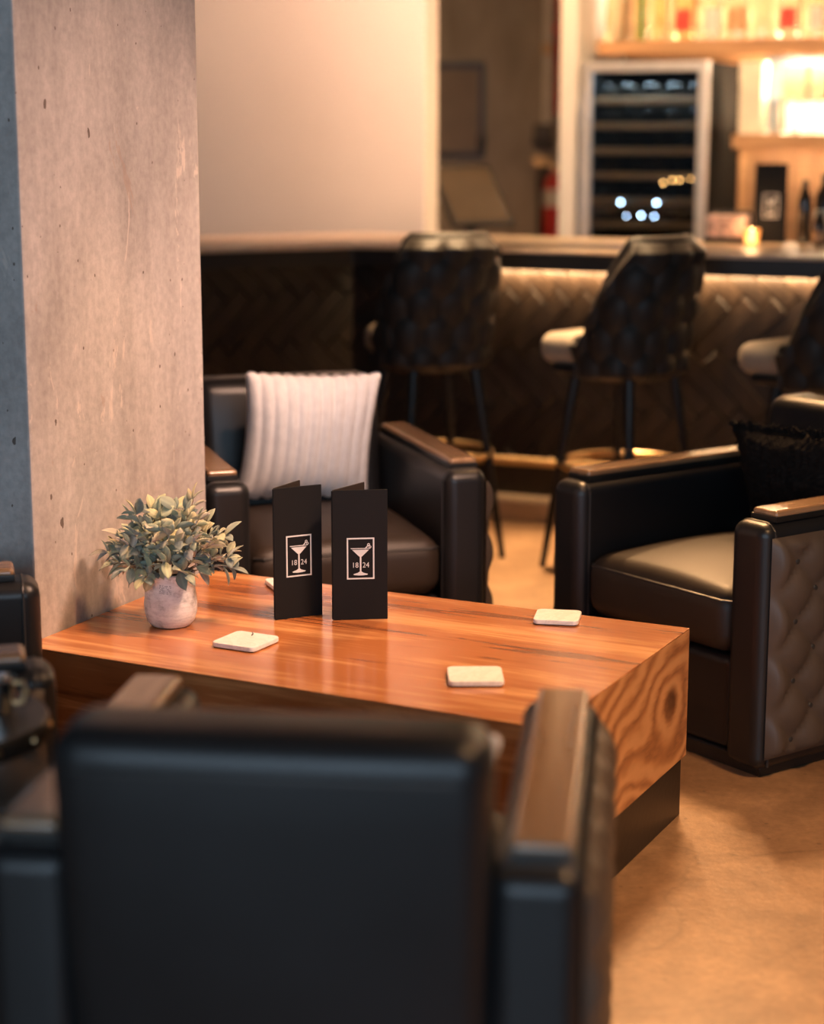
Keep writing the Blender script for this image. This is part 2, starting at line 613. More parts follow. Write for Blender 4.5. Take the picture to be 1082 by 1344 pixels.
# rear wall (behind the photographer) with two window openings
bm = bmesh.new()
wz0, wz1 = 0.75, 2.75
xs = [RX0, -2.9, -0.5, 0.1, 2.5, RX1]
for k in range(5):
    if k in (1, 3):
        rbox(bm, (xs[k + 1] - xs[k], 0.15, wz0), ((xs[k] + xs[k + 1]) / 2, RY0 - 0.075, wz0 / 2), 0)
        rbox(bm, (xs[k + 1] - xs[k], 0.15, CEIL - wz1), ((xs[k] + xs[k + 1]) / 2, RY0 - 0.075, (CEIL + wz1) / 2), 0)
    else:
        rbox(bm, (xs[k + 1] - xs[k], 0.15, CEIL), ((xs[k] + xs[k + 1]) / 2, RY0 - 0.075, CEIL / 2), 0)
tag(mk('wall_rear', bm, M['dark_wall'], smooth=False), 'grey wall with two large windows', kind='structure')
for wi, (a, b) in enumerate(((-2.9, -0.5), (0.1, 2.5))):
    w = tag(empty('window_%d' % (wi + 1), ((a + b) / 2, RY0 - 0.075, wz0)), 'large daylight window in the rear wall', kind='structure')
    hw, hh = (b - a) / 2, wz1 - wz0
    bm = bmesh.new()
    for sx in (-1, 0, 1):
        rbox(bm, (0.05, 0.06, hh), (sx * (hw - 0.025), 0, hh / 2), 0.004, 1)
    for zz in (0.025, hh - 0.025):
        rbox(bm, (2 * hw, 0.058, 0.05), (0, 0, zz), 0.004, 1)
    mk('window_frame', bm, M['black_metal'], w)

# concrete pillar: right face along p, left face along q
P0, P1 = Vector((-0.784, 3.86)), Vector((-0.497, 4.53))
pd = (P1 - P0).normalized()
qd = Vector((-pd.y, pd.x))
bm = bmesh.new()
prism(bm, [tuple(P0), tuple(P1), tuple(P1 + qd * 0.72), tuple(P0 + qd * 0.72)], 0, CEIL, 0.008)
tag(mk('pillar', bm, M['pillar'], wn=True), 'square cast concrete pillar with pits and scraped patches', kind='structure')

# cream partition wall, white wall end and bar directions
bd = Vector((0.92, -0.392)).normalized()         # along the bar, to the right
bn = Vector((bd.y, -bd.x))                       # towards the room
if bn.y > 0:
    bn = -bn
ba = math.atan2(bd.y, bd.x)


def wallbox(name, start, length, thick, z0, z1, mat, label, r=0.004):
    """box from start along bd, thickness away from the room"""
    o = empty('tmp')
    bpy.data.objects.remove(o)
    bm = bmesh.new()
    rbox(bm, (length, thick, z1 - z0), (length / 2, thick / 2, (z0 + z1) / 2), r, 1)
    ob = mk(name, bm, mat, wn=True)
    ob.location = (start[0], start[1], 0)
    ob.rotation_euler = (0, 0, ba)
    tag(ob, label, kind='structure')
    return ob


CW = Vector((0.055, 8.30))
wallbox('wall_partition', CW - bd * 3.2, 3.2, 0.15, 0, CEIL, M['cream'], 'cream painted partition wall behind the bar')
FR = Vector((0.79, 9.08))                        # front left foot of the wine cooler
wallbox('wall_end', FR - bd * 0.108, 0.085, 0.75, 0, CEIL, M['white_paint'], 'off white wall end beside the wine cooler')
BW0 = FR - bn * 0.70
wallbox('wall_bar', BW0, 3.6, 0.12, 0, CEIL, M['shelf_wood'], 'wood lined wall behind the bar shelves')

# ------------------------------------------------------------------ bar counter
ZT = 1.04
K = Vector((-0.224, 7.24))                        # the bend of the counter's front edge
ld = Vector((-0.885, -0.465)).normalized()        # along the bar to the left of the bend
ln = Vector((-ld.y, ld.x))
if ln.y > 0:
    ln = -ln
RL, LL = 3.3, 2.2


def isect(p, d, q, e):
    den = d.x * e.y - d.y * e.x
    t = ((q.x - p.x) * e.y - (q.y - p.y) * e.x) / den
    return p + d * t


def off(dist):
    """the counter line moved `dist` away from the room: left end, bend, right end"""
    kk = isect(K - bn * dist, bd, K - ln * dist, ld)
    return K - ln * dist + ld * LL, kk, K - bn * dist + bd * RL


bar = empty('bar_counter', (0, 0, 0))
tag(bar, 'long bar counter clad in dark herringbone planks under a tan stone top', 'bar counter')
f0, f1 = off(0.0), off(0.86)
poly = [tuple(f0[0]), tuple(f0[1]), tuple(f0[2]), tuple(f1[2]), tuple(f1[1]), tuple(f1[0])]
bm = bmesh.new(); prism(bm, poly, ZT - 0.012, ZT, 0.003)
mk('countertop', bm, M['counter'], bar, wn=True)
g0 = off(0.012)
g1 = off(0.85)
bm = bmesh.new(); prism(bm, [tuple(v) for v in (g0[0], g0[1], g0[2], g1[2], g1[1], g1[0])], ZT - 0.075, ZT - 0.0125, 0.003)
mk('edge_band', bm, M['black_paint'], bar, wn=True)
FO = 0.30
h0, h1 = off(FO + 0.012), off(FO + 0.22)
bm = bmesh.new(); prism(bm, [tuple(v) for v in (h0[0], h0[1], h0[2], h1[2], h1[1], h1[0])], 0.0, ZT - 0.076, 0)
mk('carcass', bm, M['black_paint'], bar, smooth=False)
s0, s1 = off(FO - 0.14), off(FO + 0.011)
bm = bmesh.new(); prism(bm, [tuple(v) for v in (s0[0], s0[1], s0[2], s1[2], s1[1], s1[0])], 0.0, 0.075, 0.004)
mk('foot_plinth', bm, M['counter'], bar, wn=True)
# skirting board under the herringbone
t0, t1 = off(FO - 0.008), off(FO + 0.011)
bm = bmesh.new(); prism(bm, [tuple(v) for v in (t0[0], t0[1], t0[2], t1[2], t1[1], t1[0])], 0.076, 0.21, 0.003)
mk('skirting', bm, M['plank_dark'], bar, wn=True)


def clip(poly, axis, lim, keep_less):
    out = []
    for i in range(len(poly)):
        a, b = poly[i], poly[(i + 1) % len(poly)]
        ia = (a[axis] <= lim) if keep_less else (a[axis] >= lim)
        ib = (b[axis] <= lim) if keep_less else (b[axis] >= lim)
        if ia:
            out.append(a)
        if ia != ib:
            t = (lim - a[axis]) / (b[axis] - a[axis])
            out.append((a[0] + t * (b[0] - a[0]), a[1] + t * (b[1] - a[1])))
    return out


def herring(origin, along, normal, length, z0, z1, seed):
    """each plank a small bevelled tile hung on the bar face; local x along, y up"""
    rnd = random.Random(seed)
    W, L = 0.072, 0.288
    c = math.cos(R(-45)); s = math.sin(R(-45))
    done = 0
    rot = Matrix((( along.x, 0, normal.x, 0), (along.y, 0, normal.y, 0), (0, 1, 0, 0), (0, 0, 0, 1)))
    for i in range(-70, 90):
        for j in range(-8, 9):
            ox, oy = i * W + j * L, i * W - j * L
            for kind in (0, 1):
                if kind == 0:
                    q = [(ox, oy), (ox + L, oy), (ox + L, oy + W), (ox, oy + W)]
                else:
                    q = [(ox, oy + W), (ox + W, oy + W), (ox + W, oy + W + L), (ox, oy + W + L)]
                q = [(x * c - y * s, x * s + y * c + 0.62) for x, y in q]
                for ax, lim, less in ((0, 0, False), (0, length, True), (1, z0, False), (1, z1, True)):
                    if q:
                        q = clip(q, ax, lim, less)
                if len(q) < 3:
                    continue
                cx = sum(x for x, y in q) / len(q); cy = sum(y for x, y in q) / len(q)
                ar = abs(sum(q[k][0] * q[(k + 1) % len(q)][1] - q[(k + 1) % len(q)][0] * q[k][1] for k in range(len(q)))) / 2
                if ar < 0.0006:
                    continue
                d = 0.010 + rnd.uniform(0, 0.005)

                def ins(pt, am):
                    v = Vector((cx - pt[0], cy - pt[1])); l = v.length
                    return (pt[0] + v.x / l * am, pt[1] + v.y / l * am)
                bm = bmesh.new()
                A = [bm.verts.new((ins(p, 0.0022)[0] - cx, ins(p, 0.0022)[1] - cy, -0.008)) for p in q]
                B = [bm.verts.new((ins(p, 0.0022)[0] - cx, ins(p, 0.0022)[1] - cy, d - 0.004)) for p in q]
                C = [bm.verts.new((ins(p, 0.0080)[0] - cx, ins(p, 0.0080)[1] - cy, d)) for p in q]
                n = len(q)
                for U, V in ((A, B), (B, C)):
                    for k in range(n):
                        bm.faces.new((U[k], U[(k + 1) % n], V[(k + 1) % n], V[k]))
                bm.faces.new(C); bm.faces.new(A[::-1])
                o = mk('plank', bm, M['plank_dark'], bar, smooth=False)
                tl = Matrix.Translation((rnd.uniform(-1, 1) * 0, 0, 0))
                mm = rot.copy()
                pos = Vector((origin.x, origin.y, 0)) + Vector((along.x, along.y, 0)) * cx + Vector((0, 0, cy))
                mm.translation = pos
                o.matrix_local = mm @ Matrix.Rotation(rnd.uniform(-0.012, 0.012), 4, 'X') @ Matrix.Rotation(rnd.uniform(-0.015, 0.015), 4, 'Y')
                done += 1
    return done


fz = off(FO)
n1 = herring(fz[1], bd, bn, 2.9, 0.212, ZT - 0.08, 3)
lv = fz[0] - fz[1]
lstart = fz[1] + ld * 1.25
n2 = herring(lstart, -ld, ln, 1.25, 0.212, ZT - 0.08, 5)

# brass foot rail on short brackets
rl = off(FO - 0.10)
bm = bmesh.new()
tube(bm, [(*(rl[1] + ld * 1.3), 0.225), (*rl[1], 0.225), (*(rl[1] + bd * 3.0), 0.225)], 0.017, 14)
rail = mk('foot_rail', bm, M['brass'], bar)
for s in (0.15, 0.8, 1.45, 2.1):
    bm = bmesh.new()
    a = rl[1] + bd * s
    b = fz[1] + bd * s + (off(FO)[1] - off(FO)[1])
    tube(bm, [(*a, 0.225), (*(a - bn * 0.108), 0.225)], 0.009, 8)
    mk('bracket', bm, M['brass'], rail)

# LED tape under the overhang, from the first stool to the right
ledline = off(FO - 0.030)
led = empty('led_strip', (0, 0, 0))
tag(led, 'glowing warm light strip tucked under the bar top overhang', 'light strip')
a = ledline[1] + bd * 0.46
bm = bmesh.new()
rbox(bm, (2.6, 0.014, 0.006), (1.3, 0, 0), 0.001, 1)
o = mk('light_tape', bm, M['led'], led)
o.location = (a.x, a.y, ZT - 0.0795); o.rotation_euler = (0, 0, ba)
l = bpy.data.lights.new('tape_light', 'AREA'); l.shape = 'RECTANGLE'; l.size = 2.56; l.size_y = 0.02
l.energy = 30; l.color = WARM2
lo = bpy.data.objects.new('tape_light', l); COL.objects.link(lo); lo.parent = led
m_ = a + bd * 1.3 + bn * 0.012
lo.location = (m_.x, m_.y, ZT - 0.088)
lo.rotation_euler = (R(58), 0, ba)


# ------------------------------------------------------------------ ceiling downlights
def downlight(x, y, power, target, cone=60, blend=0.6, size=0.06, color=WARM, where='the coffee table'):
    t = empty('ceiling_downlight', (x, y, CEIL))
    tag(t, 'round recessed ceiling downlight over ' + where, 'ceiling light', 'warm ceiling downlights')
    bm = bmesh.new(); lathe(bm, [(0.045, -0.001), (0.07, -0.004), (0.075, -0.012), (0.07, -0.018), (0.05, -0.016)], 24, cap_bottom=False)
    mk('trim_ring', bm, M['black_metal'], t)
    bm = bmesh.new(); lathe(bm, [(0.048, -0.012), (0.03, -0.014), (0.002, -0.015)], 24, cap_bottom=False, cap_top=True)
    mk('lens', bm, M['lens'], t)
    l = bpy.data.lights.new('bulb', 'SPOT'); l.energy = power; l.color = color
    l.spot_size = R(cone); l.spot_blend = blend; l.shadow_soft_size = size
    lo = bpy.data.objects.new('bulb', l); COL.objects.link(lo); lo.parent = t
    lo.location = (0, 0, -0.03)
    d = Vector(target) - Vector((x, y, CEIL - 0.03))
    lo.rotation_euler = d.to_track_quat('-Z', 'Y').to_euler()
    return t


downlight(0.95, 6.20, 900, (0.50, 3.95, 0.42), 30, 0.9, 0.22, WARM, 'the bar stools, aimed at the coffee table')
downlight(0.70, 7.15, 380, (0.92, 4.70, 0.44), 22, 0.8, 0.05, WARM, 'the bar top, aimed at the armchair with the black cushion')
downlight(1.55, 2.55, 640, (0.80, 2.98, 0.0), 76, 1.0, 0.25, WARM, 'the open concrete floor')
downlight(0.55, 3.3, 560, (-0.28, 5.05, 0.65), 34, 0.8, 0.10, WARM3, 'the coffee table, aimed at the white ribbed cushion')
downlight(0.42, 6.88, 1300, (0.44, 6.10, 0), 40, 0.8, 0.06, WARM2, 'the counter edge between two bar stools')
downlight(1.1, 3.36, 680, (-0.66, 4.15, 0.80), 50, 0.9, 0.24, WARM3, 'the coffee table end, aimed at the concrete pillar')
downlight(0.12, 3.72, 320, (-0.60, 4.08, 0.55), 24, 1.0, 0.12, WARM, 'the potted plant, added for the glow on the pillar')  # added lamp, stands in for light thrown up by the glossy tabletop
downlight(0.1, 6.9, 440, (-0.6, 8.5, 1.65), 74, 0.9, 0.1, WARM3, 'the bar bend, aimed at the cream wall')
downlight(0.40, 8.6, 150, (0.65, 11.0, 1.2), 90, 0.9, 0.1, WARM, 'the passage beside the bar')
downlight(1.05, 7.45, 430, (1.20, 8.75, 1.2), 100, 0.9, 0.1, WARM2, 'the aisle behind the bar')


# ------------------------------------------------------------------ coffee table
TZ = 0.42
tl, tn, tc_, td = Vector((-0.803, 3.812)), Vector((0.246, 3.257)), Vector((0.596, 3.957)), Vector((-0.497, 4.508))
tdir = ((tn - tl).normalized() + (tc_ - td).normalized()).normalized()
table = empty('coffee_table', (tl.x, tl.y, 0), math.atan2(tdir.y, tdir.x))
tag(table, 'low block coffee table of striped orange-brown wood on a black plinth', 'coffee table')
tinv = Matrix.Rotation(-math.atan2(tdir.y, tdir.x), 2)


def tloc(v):
    return tinv @ (v - tl)


Lq, Nq, Cq, Dq = [tloc(v) for v in (tl, tn, tc_, td)]


def inset(poly, d):
    out = []
    n = len(poly)
    for i in range(n):
        p, a, b = Vector(poly[i]), Vector(poly[i - 1]), Vector(poly[(i + 1) % n])
        e1, e2 = (p - a).normalized(), (b - p).normalized()
        n1, n2 = Vector((-e1.y, e1.x)), Vector((-e2.y, e2.x))
        out.append(isect(p + n1 * d, e1, p + n2 * d, e2))
    return out


quad = [Lq, Nq, Cq, Dq]
q1 = inset(quad, 0.026)
bm = bmesh.new(); prism(bm, [tuple(v) for v in quad], TZ - 0.003, TZ, 0.001)
# mitred top: only the upper skin shows, its underside is recessed between the aprons
for v in bm.verts:
    pass
prism(bm, [tuple(v) for v in inset(quad, 0.004)], TZ - 0.026, TZ - 0.003, 0)
mk('top_panel', bm, M['wood_top'], table, wn=True)


def apron(name, a, b, ai, bi, mat):
    bm = bmesh.new()
    prism(bm, [tuple(a), tuple(b), tuple(bi), tuple(ai)], 0.135, TZ - 0.0035, 0.001)
    return mk(name, bm, mat, table, wn=True)


apron('front_panel', Lq, Nq, q1[0], q1[1], M['wood_side'])
# end panel gets its own frame so that the knot sits in it
apron('end_panel', Nq, Cq, q1[1], q1[2], M['wood_end'])
apron('back_panel', Cq, Dq, q1[2], q1[3], M['wood_side'])
apron('inner_panel', Dq, Lq, q1[3], q1[0], M['wood_side'])
bm = bmesh.new(); prism(bm, [tuple(v) for v in inset(quad, 0.008)], 0.0, 0.134, 0.002)
mk('plinth', bm, M['black_paint'], table, wn=True)


# ------------------------------------------------------------------ armchairs
CHW, CHD, ARMW, ARMH, BACKH = 0.765, 0.74, 0.125, 0.60, 0.775


def quilt(bm, side):
    """diamond tufted outer panel of an arm; side=+1 faces +x. returns button spots"""
    ny, nz = 60, 52
    y0, y1, z0, z1 = -CHD / 2 + 0.02, CHD / 2 - 0.02, 0.05, ARMH - 0.03
    dy, dz = 0.125, 0.14
    xb = side * (CHW / 2 - 0.004)
    grid = []
    for i in range(ny + 1):
        row = []
        for k in range(nz + 1):
            y = y0 + (y1 - y0) * i / ny
            z = z0 + (z1 - z0) * k / nz
            u = (y - y0) / dy + (z - z0 - 0.04) / dz
            w = (y - y0) / dy - (z - z0 - 0.04) / dz
            su, sw = abs(math.sin(math.pi * u)), abs(math.sin(math.pi * w))
            h = 0.024 * (su * sw) ** 0.45
            e = min(i, ny - i, k, nz - k)
            h = h * min(1, e / 2.0)
            row.append(bm.verts.new((xb + side * (h + (0.002 if e > 0 else -0.004)), y, z)))
        grid.append(row)
    for i in range(ny):
        for k in range(nz):
            bm.faces.new((grid[i][k], grid[i + 1][k], grid[i + 1][k + 1], grid[i][k + 1]))
    spots = []
    for a in range(-1, 14):
        for b in range(-8, 14):
            # u=a, w=b
            y = y0 + dy * (a + b) / 2
            z = z0 + 0.04 + dz * (a - b) / 2
            if y0 + 0.02 < y < y1 - 0.02 and z0 + 0.02 < z < z1 - 0.02:
                spots.append((y, z))
    return xb, spots


def make_armchair():
    t = empty('armchair')
    inner = CHW - 2 * ARMW
    bm = bmesh.new(); rbox(bm, (CHW - 0.06, CHD - 0.06, 0.04), (0, 0, 0.02), 0.005, 1)
    mk('plinth', bm, M['black_paint'], t, wn=True)
    bm = bmesh.new(); rbox(bm, (inner - 0.002, CHD - 0.05, 0.225), (0, 0.0, 0.04 + 0.1125), 0.022, 4)
    mk('seat_base', bm, M['leather'], t, wn=True)
    # seat cushion with a crowned top
    bm = bmesh.new(); rbox(bm, (inner - 0.006, 0.60, 0.155), (0, 0.06, 0.3445), 0.05, 6)
    bmesh.ops.subdivide_edges(bm, edges=[e for e in bm.edges if e.calc_length() > 0.2], cuts=8, use_grid_fill=True)
    for v in bm.verts:
        if v.co.z > 0.40:
            v.co.z += 0.034 * (1 - (v.co.x / (inner / 2)) ** 2) * max(0, 1 - ((v.co.y - 0.06) / 0.31) ** 2)
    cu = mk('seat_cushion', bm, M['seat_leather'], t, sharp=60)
    bm = bmesh.new()
    xe, ye = inner / 2 - 0.012, 0.352
    tube(bm, [(-xe, ye - 0.02, 0.395), (-xe + 0.02, ye, 0.397), (xe - 0.02, ye, 0.397), (xe, ye - 0.02, 0.395)], 0.004, 8)
    mk('piping', bm, M['piping'], cu)
    # backrest, reclined, one upholstered slab
    bm = bmesh.new(); rbox(bm, (inner + 0.012, 0.155, BACKH - 0.06), (0, 0, (BACKH - 0.06) / 2), 0.042, 5)
    bmesh.ops.subdivide_edges(bm, edges=[e for e in bm.edges if e.calc_length() > 0.2], cuts=8, use_grid_fill=True)
    hb = BACKH - 0.06
    for v in bm.verts:
        a = max(0, 1 - (v.co.x / (inner / 2)) ** 2) * max(0, 1 - ((v.co.z - hb / 2) / (hb / 2)) ** 2)
        v.co.y += math.copysign(0.010, v.co.y) * a
        # lean back with height
        v.co.y -= 0.105 * max(0, (v.co.z - 0.05)) / hb
        v.co.y -= CHD / 2 - 0.105
        v.co.z += 0.06
    bk = mk('backrest', bm, M['leather'], t, sharp=60)
    # seam across the shoulder of the back
    bm = bmesh.new()
    zt = BACKH - 0.045
    yb = -CHD / 2 + 0.105 - 0.0775 - 0.105 * (zt - 0.11) / hb
    xw = inner / 2 - 0.012
    tube(bm, [(-xw, yb + 0.012, zt), (-xw + 0.03, yb - 0.003, zt), (0, yb - 0.004, zt), (xw - 0.03, yb - 0.003, zt), (xw, yb + 0.012, zt)], 0.0035, 8)
    mk('piping', bm, M['piping'], bk)
    for s in (-1, 1):
        cx = s * (CHW / 2 - ARMW / 2)
        bm = bmesh.new(); rbox(bm, (ARMW - 0.010, CHD, ARMH - 0.02), (cx - s * 0.005, 0, ARMH / 2 + 0.01), 0.032, 5)
        arm = mk('arm', bm, M['leather'], t, wn=True)
        bm = bmesh.new(); rbox(bm, (0.079, CHD - 0.084, 0.014), (cx, -0.005, ARMH + 0.0065), 0.002, 2)
        mk('arm_cap', bm, M['black_paint'], arm, wn=True)
        bm = bmesh.new(); rbox(bm, (0.0775, CHD - 0.0855, 0.020), (cx, -0.005, ARMH + 0.0165), 0.0098, 4)
        mk('cap_veneer', bm, M['armwood'], arm, wn=True)
        bm = bmesh.new(); xb, spots = quilt(bm, s)
        mk('tufted_panel', bm, M['tuft_leather_lit'], arm, sharp=0)
        for e in (-1, 1):
            # welt that frames the front and rear end of the arm
            bm = bmesh.new()
            hw = (ARMW - 0.010) / 2 - 0.001
            ax = cx - s * 0.005
            y = e * (CHD / 2 - 0.034)
            rr = 0.032
            pts = [(ax - hw, y, 0.03)] + [(ax - hw + rr - rr * math.cos(R(q)), y, ARMH - 0.001 - rr + rr * math.sin(R(q))) for q in range(0, 91, 15)]
            pts += [(ax + hw - rr + rr * math.cos(R(q)), y, ARMH - 0.001 - rr + rr * math.sin(R(q))) for q in range(90, -1, -15)] + [(ax + hw, y, 0.03)]
            tube(bm, pts, 0.0032, 8)
            mk('welt', bm, M['piping'], arm)
        for (y, z) in spots:
            if 'btn' not in MESH:
                bm = bmesh.new(); lathe(bm, [(0.0085, 0), (0.0085, 0.003), (0.006, 0.0065), (0.001, 0.008)], 10, cap_top=True)
                o = mk('button', bm, M['piping'])
                MESH['btn'] = o.data
                bpy.data.objects.remove(o)
            o = bpy.data.objects.new('button', MESH['btn']); COL.objects.link(o); o.parent = arm
            o.location = (xb + s * 0.001, y, z); o.rotation_euler = (0, s * R(90), 0)
    return t


MESH = {}
chair = make_armchair()
chairs = []
GRP = 'black leather armchairs around the coffee table'
for i, (x, y, rz, lab) in enumerate((
        (-0.122, 2.54, -6.9, 'black leather armchair with its broad back turned, drawn up to the coffee table front'),
        (-0.265, 5.124, 196.9, 'black leather armchair beside the pillar, holding a ribbed white cushion'),
        (0.87, 4.676, 126.0, 'black leather armchair with tufted side, holding a black cushion'),
        (-1.028, 3.285, -76.8, 'black leather armchair tucked by the grey pillar face, behind the round side table'))):
    o = chair if i == 0 else copy_tree(chair)
    o.location = (x, y, 0); o.rotation_euler = (0, 0, R(rz))
    tag(o, lab, 'armchair', GRP)
    chairs.append(o)


# ------------------------------------------------------------------ cushions
def cushion(name, w, h, th, mat, ribs=0, n=72, lump=0.0, seed=1, label='', fringe=False):
    rnd = random.Random(seed)
    bm = bmesh.new()
    gr = []
    for side in (1, -1):
        g = []
        for i in range(n + 1):
            row = []
            for k in range(n + 1):
                u = -1 + 2 * i / n
                v = -1 + 2 * k / n
                body = max(0.0, (1 - abs(u) ** 2.6) * (1 - abs(v) ** 2.6)) ** 0.55
                x = w / 2 * u * (1 - 0.075 * (1 - v * v))
                y = h / 2 * v * (1 - 0.06 * (1 - u * u))
                z = th / 2 * body
                if ribs:
                    f = ((u + 1) / 2 * ribs) % 1.0
                    b = math.sqrt(max(0, 1 - (2 * f - 1) ** 2))
                    z = z * 0.86 + 0.017 * b * (0.25 + 0.75 * body ** 0.3)
                    y += math.copysign(0.011 * b, v) * abs(v) ** 6
                if lump:
                    z += lump * body * (math.sin(31 * u + 5 * math.sin(9 * v)) * math.sin(29 * v + 4 * math.sin(7 * u)))
                row.append(bm.verts.new((x, y, side * z)))
            g.append(row)
        gr.append(g)
        for i in range(n):
            for k in range(n):
                a = (g[i][k], g[i + 1][k], g[i + 1][k + 1], g[i][k + 1])
                bm.faces.new(a if side > 0 else a[::-1])
    bmesh.ops.remove_doubles(bm, verts=bm.verts, dist=0.0004)
    return bm


def place(o, chair_o, loc, rot):
    """world placement from a chair's local frame"""
    m = Matrix.Translation(chair_o.location) @ Matrix.Rotation(chair_o.rotation_euler.z, 4, 'Z')
    r = Matrix.Rotation(rot[2], 4, 'Z') @ Matrix.Rotation(rot[0], 4, 'X') @ Matrix.Rotation(rot[1], 4, 'Z')
    o.matrix_world = m @ Matrix.Translation(loc) @ r


# local frame of a cushion: x width, y height, z thickness; stands upright facing +y of the chair
def stand(lean, spin=0.0, turn=0.0):
    return (R(90) - lean if False else R(90 - lean), R(spin), R(turn))


bm = cushion('cushion', 0.385, 0.365, 0.14, M['pillow_white'], ribs=11)
c1 = mk('ribbed_cushion', bm, M['pillow_white'], sharp=0)
tag(c1, 'white plush cushion with upright ribs, leaning in the armchair by the pillar', 'cushion')
place(c1, chairs[1], (-0.01, -0.115, 0.632), (R(90 + 15), R(-2.5), R(180)))
bm = cushion('cushion', 0.38, 0.27, 0.15, M['pillow_black'], lump=0.006)
c2 = tag(empty('shaggy_cushion'), 'shaggy black cushion leaning in the armchair with the tufted side', 'cushion')
place(c2, chairs[2], (-0.03, -0.110, 0.604), (R(90 + 16), R(3), R(180)))
mk('cover', bm, M['pillow_black'], c2, sharp=0)
# fuzzy rope trim around its edge
bm = bmesh.new()
rnd = random.Random(4)
per = []
for (a, b) in (((-1, -1), (1, -1)), ((1, -1), (1, 1)), ((1, 1), (-1, 1)), ((-1, 1), (-1, -1))):
    for k in range(30):
        f = k / 30
        u, v = a[0] + (b[0] - a[0]) * f, a[1] + (b[1] - a[1]) * f
        per.append(Vector((0.19 * u * (1 - 0.075 * (1 - v * v)), 0.135 * v * (1 - 0.06 * (1 - u * u)), 0)))
for p in per:
    for q in range(3):
        d = Vector((rnd.uniform(-1, 1), rnd.uniform(-1, 1), rnd.uniform(-1, 1))).normalized() * 0.012
        e = p + p.normalized() * rnd.uniform(0.0, 0.012)
        tube(bm, [e - d, e + d * 0.2 + Vector((0, 0, 0.002)), e + d], [0.003, 0.0045, 0.002], 5)
tr = mk('fringe', bm, M['pillow_black'], c2)
tag(tr, kind='stuff')
bm = cushion('cushion', 0.34, 0.20, 0.13, M['pillow_white'], ribs=10)
c3 = mk('plush_cushion', bm, M['pillow_white'], sharp=0)
tag(c3, 'white cushion whose corner peeks past the back of the turned armchair', 'cushion')
place(c3, chairs[0], (0.084, -0.120, 0.577), (R(90 + 12), R(0), R(180)))


# ------------------------------------------------------------------ menus with the printed emblem
def flat(bm, pts, z):
    bm.faces.new([bm.verts.new((x, y, z)) for x, y in pts])


def text_bm(bm, body, size, cx, cy, z):
    cu = bpy.data.curves.new('lettering', 'FONT')
    cu.body = body; cu.size = size; cu.align_x = 'CENTER'; cu.align_y = 'CENTER'; cu.resolution_u = 3
    o = bpy.data.objects.new('lettering', cu)
    COL.objects.link(o)
    bpy.context.view_layer.update()
    me = o.evaluated_get(bpy.context.evaluated_depsgraph_get()).to_mesh()
    off_ = len(bm.verts)
    vs = [bm.verts.new((v.co.x * 0.92 + cx, v.co.y + cy, z)) for v in me.vertices]
    for p in me.polygons:
        try:
            bm.faces.new([vs[k] for k in p.vertices])
        except ValueError:
            pass
    o.to_mesh_clear()
    bpy.data.objects.remove(o)
    bpy.data.curves.remove(cu)


def emblem(parent, cx, cy, z, frame=True, s=1.0):
    """rectangular frame, cocktail glass, 18 | 24; lies in the local x/y plane"""
    W, H, T = 0.060 * s, 0.092 * s, 0.0032 * s
    bm = bmesh.new()
    x0, x1, y0, y1 = cx - W / 2, cx + W / 2, cy - H / 2, cy + H / 2
    flat(bm, [(x0, y0), (x1, y0), (x1, y0 + T), (x0, y0 + T)], z)
    flat(bm, [(x0, y1 - T), (x1, y1 - T), (x1, y1), (x0, y1)], z)
    flat(bm, [(x0, y0 + T), (x0 + T, y0 + T), (x0 + T, y1 - T), (x0, y1 - T)], z)
    flat(bm, [(x1 - T, y0 + T), (x1, y0 + T), (x1, y1 - T), (x1 - T, y1 - T)], z)
    mk('emblem_frame', bm, M['print'], parent, smooth=False)
    bm = bmesh.new()
    g = lambda pts: flat(bm, [(cx + a * s, cy + b * s) for a, b in pts], z)
    # bowl filled below the rim line, stem, curved foot
    g([(-0.0185, 0.0195), (-0.003, 0.0045), (0.003, 0.0045), (0.0185, 0.0195)])
    g([(-0.022, 0.0232), (-0.0205, 0.0215), (0.0205, 0.0215), (0.022, 0.0232)])
    g([(-0.0017, 0.0045), (-0.0017, -0.030), (0.0017, -0.030), (0.0017, 0.0045)])
    foot = [(-0.016, -0.0345), (-0.006, -0.0315), (-0.0017, -0.0285), (0.0017, -0.0285), (0.006, -0.0315), (0.016, -0.0345), (0.014, -0.0365), (0.005, -0.0375), (-0.005, -0.0375), (-0.014, -0.0365)]
    g(foot)
    # garnish: a pick with a curl of peel over the rim
    g([(0.008, 0.0215), (0.0165, 0.0305), (0.0185, 0.0295), (0.0105, 0.0205)])
    for (ox, oy, rr) in ((0.0175, 0.0305, 0.0032), (0.0205, 0.0255, 0.003)):
        ring = []
        for k in range(12):
            a = 2 * math.pi * k / 12
            ring.append((ox + rr * math.cos(a), oy + rr * math.sin(a)))
        for k in range(12):
            a, b = ring[k], ring[(k + 1) % 12]
            ia = (ox + (a[0] - ox) * 0.5, oy + (a[1] - oy) * 0.5); ib = (ox + (b[0] - ox) * 0.5, oy + (b[1] - oy) * 0.5)
            g([a, b, ib, ia])
    mk('emblem_glass', bm, M['print'], parent, smooth=False)
    bm = bmesh.new()
    text_bm(bm, '18', 0.0165 * s, cx - 0.0118 * s, cy - 0.0150 * s, z)
    text_bm(bm, '24', 0.0165 * s, cx + 0.0115 * s, cy - 0.0150 * s, z)
    mk('emblem_year', bm, M['print'], parent, smooth=False)


